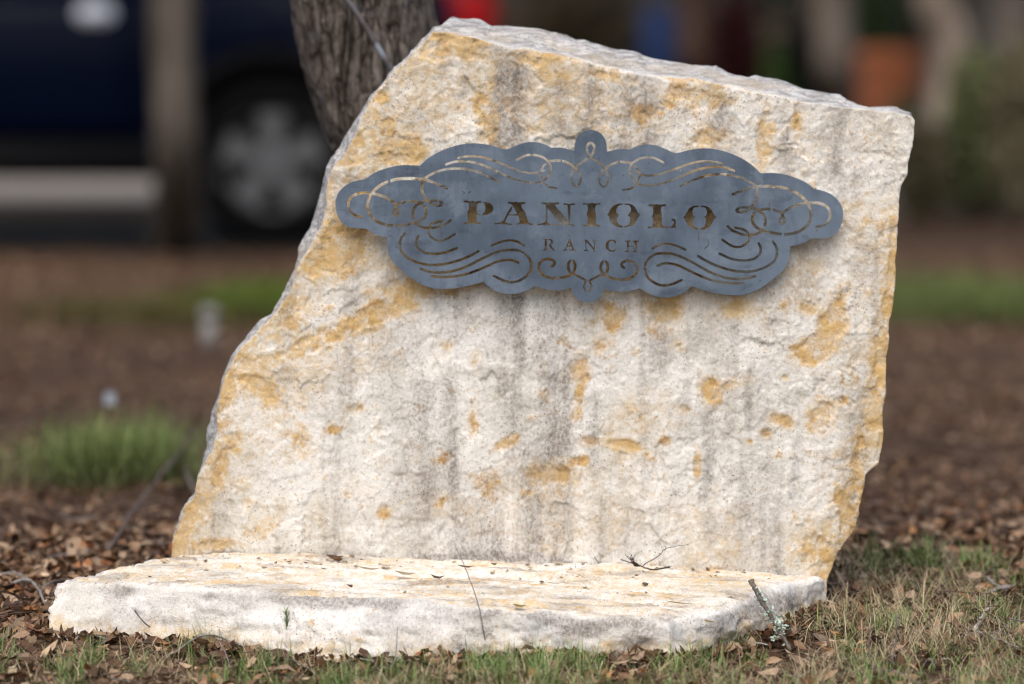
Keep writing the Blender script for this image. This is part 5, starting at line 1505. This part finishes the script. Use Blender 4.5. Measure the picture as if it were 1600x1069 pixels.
# twigs ------------------------------------------------------------------
def twig_obj(name, pts, r0, r1, col, label, cat='twig', branches=(), kn=.25, seed=1):
    rg = np.random.default_rng(seed)
    def one(pts, r0, r1):
        P_ = smooth_path(pts, 6)
        R_ = np.linspace(r0, r1, len(P_)) * (1 + kn * rg.uniform(-1, 1, len(P_)))
        return tube_np(P_ + rg.normal(0, r0 * .25, P_.shape), R_, 7)
    parts = [one(pts, r0, r1)] + [one(b, r0 * .6, r1 * .6) for b in branches]
    V_, F_ = join_np(parts)
    c_ = np.array(col)[None] * (1 + .35 * fbm(V_ * 160, 2, seed)[:, None])
    root = V_[:, :].mean(0); root[2] = V_[:, 2].min()
    o = mesh_np(name, V_ - root, F_, M['twig'], col=np.clip(c_, .01, 1))
    o.location = root
    return tag(o, label, cat)
def gp(px, py, lift=0.004):
    p = at_z(px, py, 0); return (p.x, p.y, p.z + lift)
GREYT = (.27, .25, .23); BRT = (.15, .105, .075)
YD = gp(763, 1028)[1] - .012
twig_obj('dry_stem', [gp(763, 1028), tuple(at_y(756, 990, YD)), tuple(at_y(750, 955, YD)), tuple(at_y(741, 925, YD)), tuple(at_y(728, 890, YD)), tuple(at_y(711, 853, YD))], .0012, .0006, GREYT, 'thin dry stem rising in front of the middle of the base stone', 'stem', [[tuple(at_y(757, 1000, YD)), tuple(at_y(764, 990, YD)), tuple(at_y(775, 992, YD))]], .1, 1)
yb0, ye = gp(1236, 1012)[1], at_z(1187, 935, .058).y - .016
sy = lambda py: yb0 + (ye - yb0) * (1012 - py) / 78.0
stk = empty('lichen_stick', gp(1234, 1009))
sp_ = [np.array(gp(1236, 1012, -.004)), np.array(at_y(1214, 978, sy(978))), np.array(at_y(1190, 938, sy(938))), np.array(at_y(1174, 908, sy(908)))]
P_ = smooth_path([tuple(a) for a in sp_], 8)
V_, F_ = tube_np(P_ + RNG.normal(0, .0006, P_.shape), np.linspace(.0030, .0046, len(P_)) * (1 + .15 * RNG.uniform(-1, 1, len(P_))), 10)
mesh_np('stick', local(V_, stk), F_, M['twig'], stk, col=np.clip(np.array([.16, .135, .11])[None] * (1 + .5 * fbm(V_ * 150, 3, 7)[:, None]), .01, 1))
for k, (ti, n_, sz) in enumerate([(7, 46, .010), (12, 14, .006), (16, 16, .006), (19, 10, .005), (9, 30, .009)]):
    rg = np.random.default_rng(700 + k)
    c_ = P_[ti] + np.array([.002, -.006, 0])
    pos = c_ + rg.normal(0, 1, (n_, 3)) * np.array([sz * .7, .003, sz * .9])
    V_, F_, C_ = leaf_mesh(pos, rg.uniform(.004, .009, n_), rg.uniform(.5, .9, n_), rg.uniform(0, 6.28, n_), rg.uniform(-1, 1, n_), rg.uniform(-1, 1, n_), rg.uniform(-.3, .3, n_), np.ones((n_, 3)))
    mesh_np('lichen', local(V_, stk), F_, M['lichen'], stk, smooth=False)
tag(stk, 'stick with pale green lichen leaning on the right end of the base stone', 'stick')
twig_obj('twig', [gp(15, 915), gp(45, 918, .012), gp(62, 938, .014), gp(74, 962)], .003, .002, GREYT, 'crooked grey twig touching the left end of the base stone', branches=[[gp(62, 938, .014), gp(72, 928, .014), gp(82, 920, .012)]], seed=2)
twig_obj('twig', [gp(-5, 905), gp(22, 905, .012), gp(48, 915, .008)], .0022, .0014, GREYT, 'grey twig at the far left, above the crooked one', seed=3)
twig_obj('twig', [gp(36, 984), gp(60, 990, .01), gp(95, 998, .01), gp(108, 1008, .004)], .0012, .0008, (.36, .32, .27), 'pale thin straw under the left end of the base stone', seed=4)
twig_obj('twig', [tuple(at_y(210, 953, gp(210, 1004)[1])), tuple(at_y(228, 975, gp(228, 1004)[1])), gp(252, 998, .012), gp(300, 1005, .02), gp(345, 1012, .01), gp(400, 1018)], .0011, .0016, (.20, .16, .15), 'dark arching twig leaning against the left half of the base stone', branches=[[gp(252, 998, .012), gp(270, 985, .03), gp(300, 987, .02)]], seed=5)
twig_obj('twig', [gp(262, 1030), gp(320, 1012, .02), gp(370, 1016, .01), gp(420, 1030)], .0015, .001, GREYT, 'grey twig lying before the arching twig in the leaves', branches=[[gp(340, 1014, .015), gp(352, 1030, .01), gp(360, 1048)], [gp(380, 1018, .012), gp(392, 1000, .03), gp(388, 988, .04)]], seed=6)
twig_obj('twig', [gp(578, 1030), gp(592, 1052, .006), gp(608, 1072)], .0018, .0014, GREYT, 'grey twig at the bottom edge left of the dense green tuft', branches=[[gp(592, 1052, .01), gp(615, 1058, .02), gp(622, 1030, .05)]], seed=7)
twig_obj('twig', [gp(736, 1018), gp(752, 1012, .006), gp(768, 1010, .004)], .0018, .0012, (.42, .40, .38), 'short pale twig at the foot of the thin dry stem', seed=8)
twig_obj('twig', [gp(945, 1000, .05), gp(960, 1018, .028), gp(975, 1032, .008)], .0011, .001, (.2, .17, .16), 'dark straight twig leaning before the right half of the base stone', seed=9)
twig_obj('twig', [gp(1145, 1006), gp(1175, 1008, .004), gp(1200, 1012)], .002, .0014, (.40, .37, .35), 'pale twig on the ground left of the foot of the lichen stick', seed=10)
twig_obj('twig', [gp(1362, 1050, -.003), tuple(at_y(1358, 1000, gp(1362, 1050)[1])), tuple(at_y(1364, 962, gp(1362, 1050)[1]))], .0014, .001, (.2, .17, .16), 'upright dark stem in the grass right of the lichen stick', 'stem', seed=11)
twig_obj('twig', [gp(1392, 1038, -.003), tuple(at_y(1400, 1000, gp(1392, 1038)[1])), tuple(at_y(1401, 960, gp(1392, 1038)[1]))], .0014, .001, (.22, .19, .18), 'upright dark stem in the middle of the grass on the right', 'stem', seed=12)
twig_obj('twig', [gp(1522, 990), gp(1534, 975, .01), gp(1544, 964, .014)], .0032, .0024, (.46, .42, .38), 'short bleached stick in the grass near the right edge', seed=13)
twig_obj('twig', [gp(1510, 985), gp(1550, 1005, .01), gp(1590, 1022, .01)], .0016, .0012, (.30, .27, .26), 'long grey twig lying at the right edge', branches=[[gp(1550, 1005, .01), gp(1570, 1000, .02), gp(1592, 990, .03)]], seed=14)
twig_obj('twig', [gp(1538, 935), gp(1565, 928, .01), gp(1610, 925)], .005, .004, (.32, .27, .25), 'thick blurred stick lying at the right edge above the grass', seed=15)
twig_obj('twig', [gp(1540, 905), gp(1552, 918, .008), gp(1572, 928)], .003, .002, (.36, .32, .30), 'blurred grey twig crossing the thick stick on the right', seed=16)
twig_obj('branch', [gp(168, 868, .01), gp(215, 815, .03), gp(250, 785, .05), gp(312, 735, .09)], .0042, .0032, (.15, .115, .10), 'blurred fallen branch sloping up behind the left edge of the upright stone', 'branch', seed=17)
twig_obj('branch', [gp(285, 745, .03), gp(300, 775, .02), gp(318, 800)], .004, .003, (.22, .18, .16), 'short blurred branch piece beside the sloping fallen branch', 'branch', seed=18)

rg = np.random.default_rng(77)
parts, cols = [], []
for k in range(520):
    x, y = rg.uniform(-1.4, 1.4), 8.1 + 2.6 * rg.uniform() ** 1.3
    if not off_stone(np.array([x]), np.array([y]), .02)[0]: continue
    a = rg.uniform(0, 6.28); L = rg.uniform(.025, .13)
    d = np.array([math.cos(a), math.sin(a), rg.normal(0, .12)])
    p0 = np.array([x, y, gz(x, y)[0] + rg.uniform(.004, .018)])
    e = p0 + d * L
    if not off_stone(e[:1], e[1:2], .03)[0]: continue
    V_, F_ = tube_np(smooth_path([p0, (p0 + e) / 2 + rg.normal(0, .006, 3), e], 3), np.linspace(1, .6, 7) * rg.uniform(.0006, .0018), 4)
    parts.append((V_, F_)); cols.append(np.tile(np.array(GREYT if rg.uniform() < .55 else BRT) * rg.uniform(.6, 1.3), (len(V_), 1)))
V_, F_ = join_np(parts)
tag(mesh_np('twig_litter', V_, F_, M['twig'], col=np.concatenate(cols)), 'small twigs scattered through the leaf litter', 'twigs', kind='stuff')

# leaves lying on the base stone -----------------------------------------
def leaf_on_base(px, py, L, wid, yaw, roll, curl, col, label, name='fallen_leaf', seed=1):
    p = at_z(px, py, .085)
    for _ in range(4):
        p = at_zabs(px, py, base_top(p.x, p.y))
    zz = base_top(p.x, p.y) + .003 + L * .10
    V_, F_, C_ = leaf_mesh(np.array([[0, 0, 0.]]), np.array([L]), np.array([wid]), np.array([yaw]), np.array([.12]), np.array([roll]), np.array([curl]), np.array([col]))
    o = mesh_np(name, V_, F_, M['leaf'], smooth=True, col=C_)
    o.location = (p.x, p.y, zz)
    sm = o.modifiers.new('thick', 'SOLIDIFY'); sm.thickness = .0005
    return tag(o, label, 'leaf')
DB = (.10, .055, .03); MB_ = (.19, .10, .045); TN = (.42, .33, .20); OL = (.26, .19, .06)
leaf_on_base(522, 885, .030, .45, .3, 0.41, .15, DB, 'dark curled leaf under the brown pair on the left half of the base stone')
leaf_on_base(530, 879, .026, .5, .8, -0.41, .2, MB_, 'brown upturned leaf of the pair on the left half of the base stone')
leaf_on_base(546, 906, .016, .6, 1.2, 0.50, .2, DB, 'tiny dark leaf near the front edge, below the brown pair')
leaf_on_base(575, 893, .034, .45, .1, 0.09, .1, TN, 'pale tan leaf lying flat right of the brown pair')
leaf_on_base(632, 892, .034, .5, .2, 0.14, .12, TN, 'pale tan leaf lying flat farther right, second of the pale ones')
leaf_on_base(683, 912, .022, .45, 0, 0.27, .25, DB, 'small dark leaf on the front of the base stone left of the thin stem')
leaf_on_base(727, 900, .026, .3, .1, 0.23, .1, DB, 'narrow dark leaf right behind the thin dry stem')
leaf_on_base(771, 897, .012, .7, .5, 0.27, .2, DB, 'small dark leaf just right of the thin dry stem')
leaf_on_base(846, 914, .009, .7, .5, 0.36, .2, MB_, 'tiny reddish brown leaf in the middle of the base stone')
leaf_on_base(811, 934, .022, .5, .1, 0.23, .15, OL, 'olive-yellow leaf near the front edge right of the thin stem')
leaf_on_base(1060, 922, .04, .2, .1, 0.09, .05, OL, 'long narrow yellowish leaf on the right half of the base stone')
leaf_on_base(1108, 940, .018, .5, -.2, 0.14, .1, OL, 'yellowish leaf by the right front corner of the base stone')
leaf_on_base(602, 886, .022, .6, .7, 0.05, .08, (.55, .48, .36), 'cream leaf between the two pale tan leaves')
leaf_on_base(872, 885, .02, .5, 0, 0.05, .05, (.6, .52, .38), 'cream leaf close to the foot of the upright stone')
leaf_on_base(1143, 914, .014, .8, 0, 0.05, .05, (.55, .46, .34), 'small cream flake to the left of the top of the lichen stick', 'stone_flake')
# crumbs and flakes of stone and leaf on top of the base stone
rg = np.random.default_rng(811)
ix_ = rg.choice(np.nonzero((de > .02) & (rg.uniform(0, 1, nT) < np.exp(-(SLAB_Y - Vt[:, 1]) / .07) * 1.0 + .06))[0], 300)
ok_ = Vt[ix_, 1] < SLAB_Y - .006
pc_ = Vt[ix_][ok_] + np.array([0, 0, .0012]); n_ = len(pc_)
cp_ = np.array([(.16, .10, .06), (.5, .42, .30), (.36, .27, .16), (.62, .56, .46), (.48, .38, .24)])
V_, F_, C_ = leaf_mesh(pc_, rg.uniform(.003, .012, n_) * rg.uniform(.5, 1.2, n_), rg.uniform(.4, .9, n_), rg.uniform(0, 6.28, n_), rg.normal(0, .25, n_), rg.normal(0, .3, n_), rg.uniform(-.1, .3, n_), cp_[rg.integers(0, 5, n_)] * rg.uniform(.7, 1.2, (n_, 1)))
tag(mesh_np('debris', V_, F_, M['leaf'], col=C_), 'small crumbs of leaf and stone strewn over the base stone', 'debris', kind='stuff')
# dead twig sprig in the corner of the two stones
cl = empty('dead_sprig', tuple(at_z(990, 884, .066)))
def cp(px, py, Y): return tuple(at_y(px, py, Y))
def sub(pts, r, seed):
    rg = np.random.default_rng(seed)
    P_ = smooth_path(pts, 5)
    V_, F_ = tube_np(P_ + rg.normal(0, .0005, P_.shape), np.linspace(r, r * .5, len(P_)), 5)
    mesh_np('twig', local(V_, cl), F_, M['twig'], cl, col=np.tile(np.array([.09, .065, .055]), (len(V_), 1)))
sub([cp(1047, 886, SLAB_Y - 0.065), cp(1020, 890, SLAB_Y - 0.075), cp(1000, 884, SLAB_Y - 0.065), cp(970, 874, SLAB_Y - 0.055)], .0016, 1)
sub([cp(1005, 884, SLAB_Y - 0.065), cp(1030, 868, SLAB_Y - 0.055), cp(1042, 857, SLAB_Y - 0.055), cp(1076, 851, SLAB_Y - 0.045)], .0008, 2)
sub([cp(1038, 860, SLAB_Y - 0.055), cp(1040, 856, SLAB_Y - 0.055), cp(1040, 853, SLAB_Y - 0.055)], .0006, 3)
for k in range(9):
    sub([cp(1000 - k, 885, SLAB_Y - 0.065), cp(988 + 3 * random.uniform(-1, 1), 876, SLAB_Y - 0.075), cp(975 + random.uniform(0, 26), 863 + random.uniform(0, 10), SLAB_Y - 0.065)], .0008, 10 + k)
sub([cp(935, 880, SLAB_Y - 0.055), cp(931, 874, SLAB_Y - 0.055), cp(929, 869, SLAB_Y - 0.055)], .0008, 30)
tag(cl, 'dark dead sprig caught where the base stone meets the upright stone', 'twig')
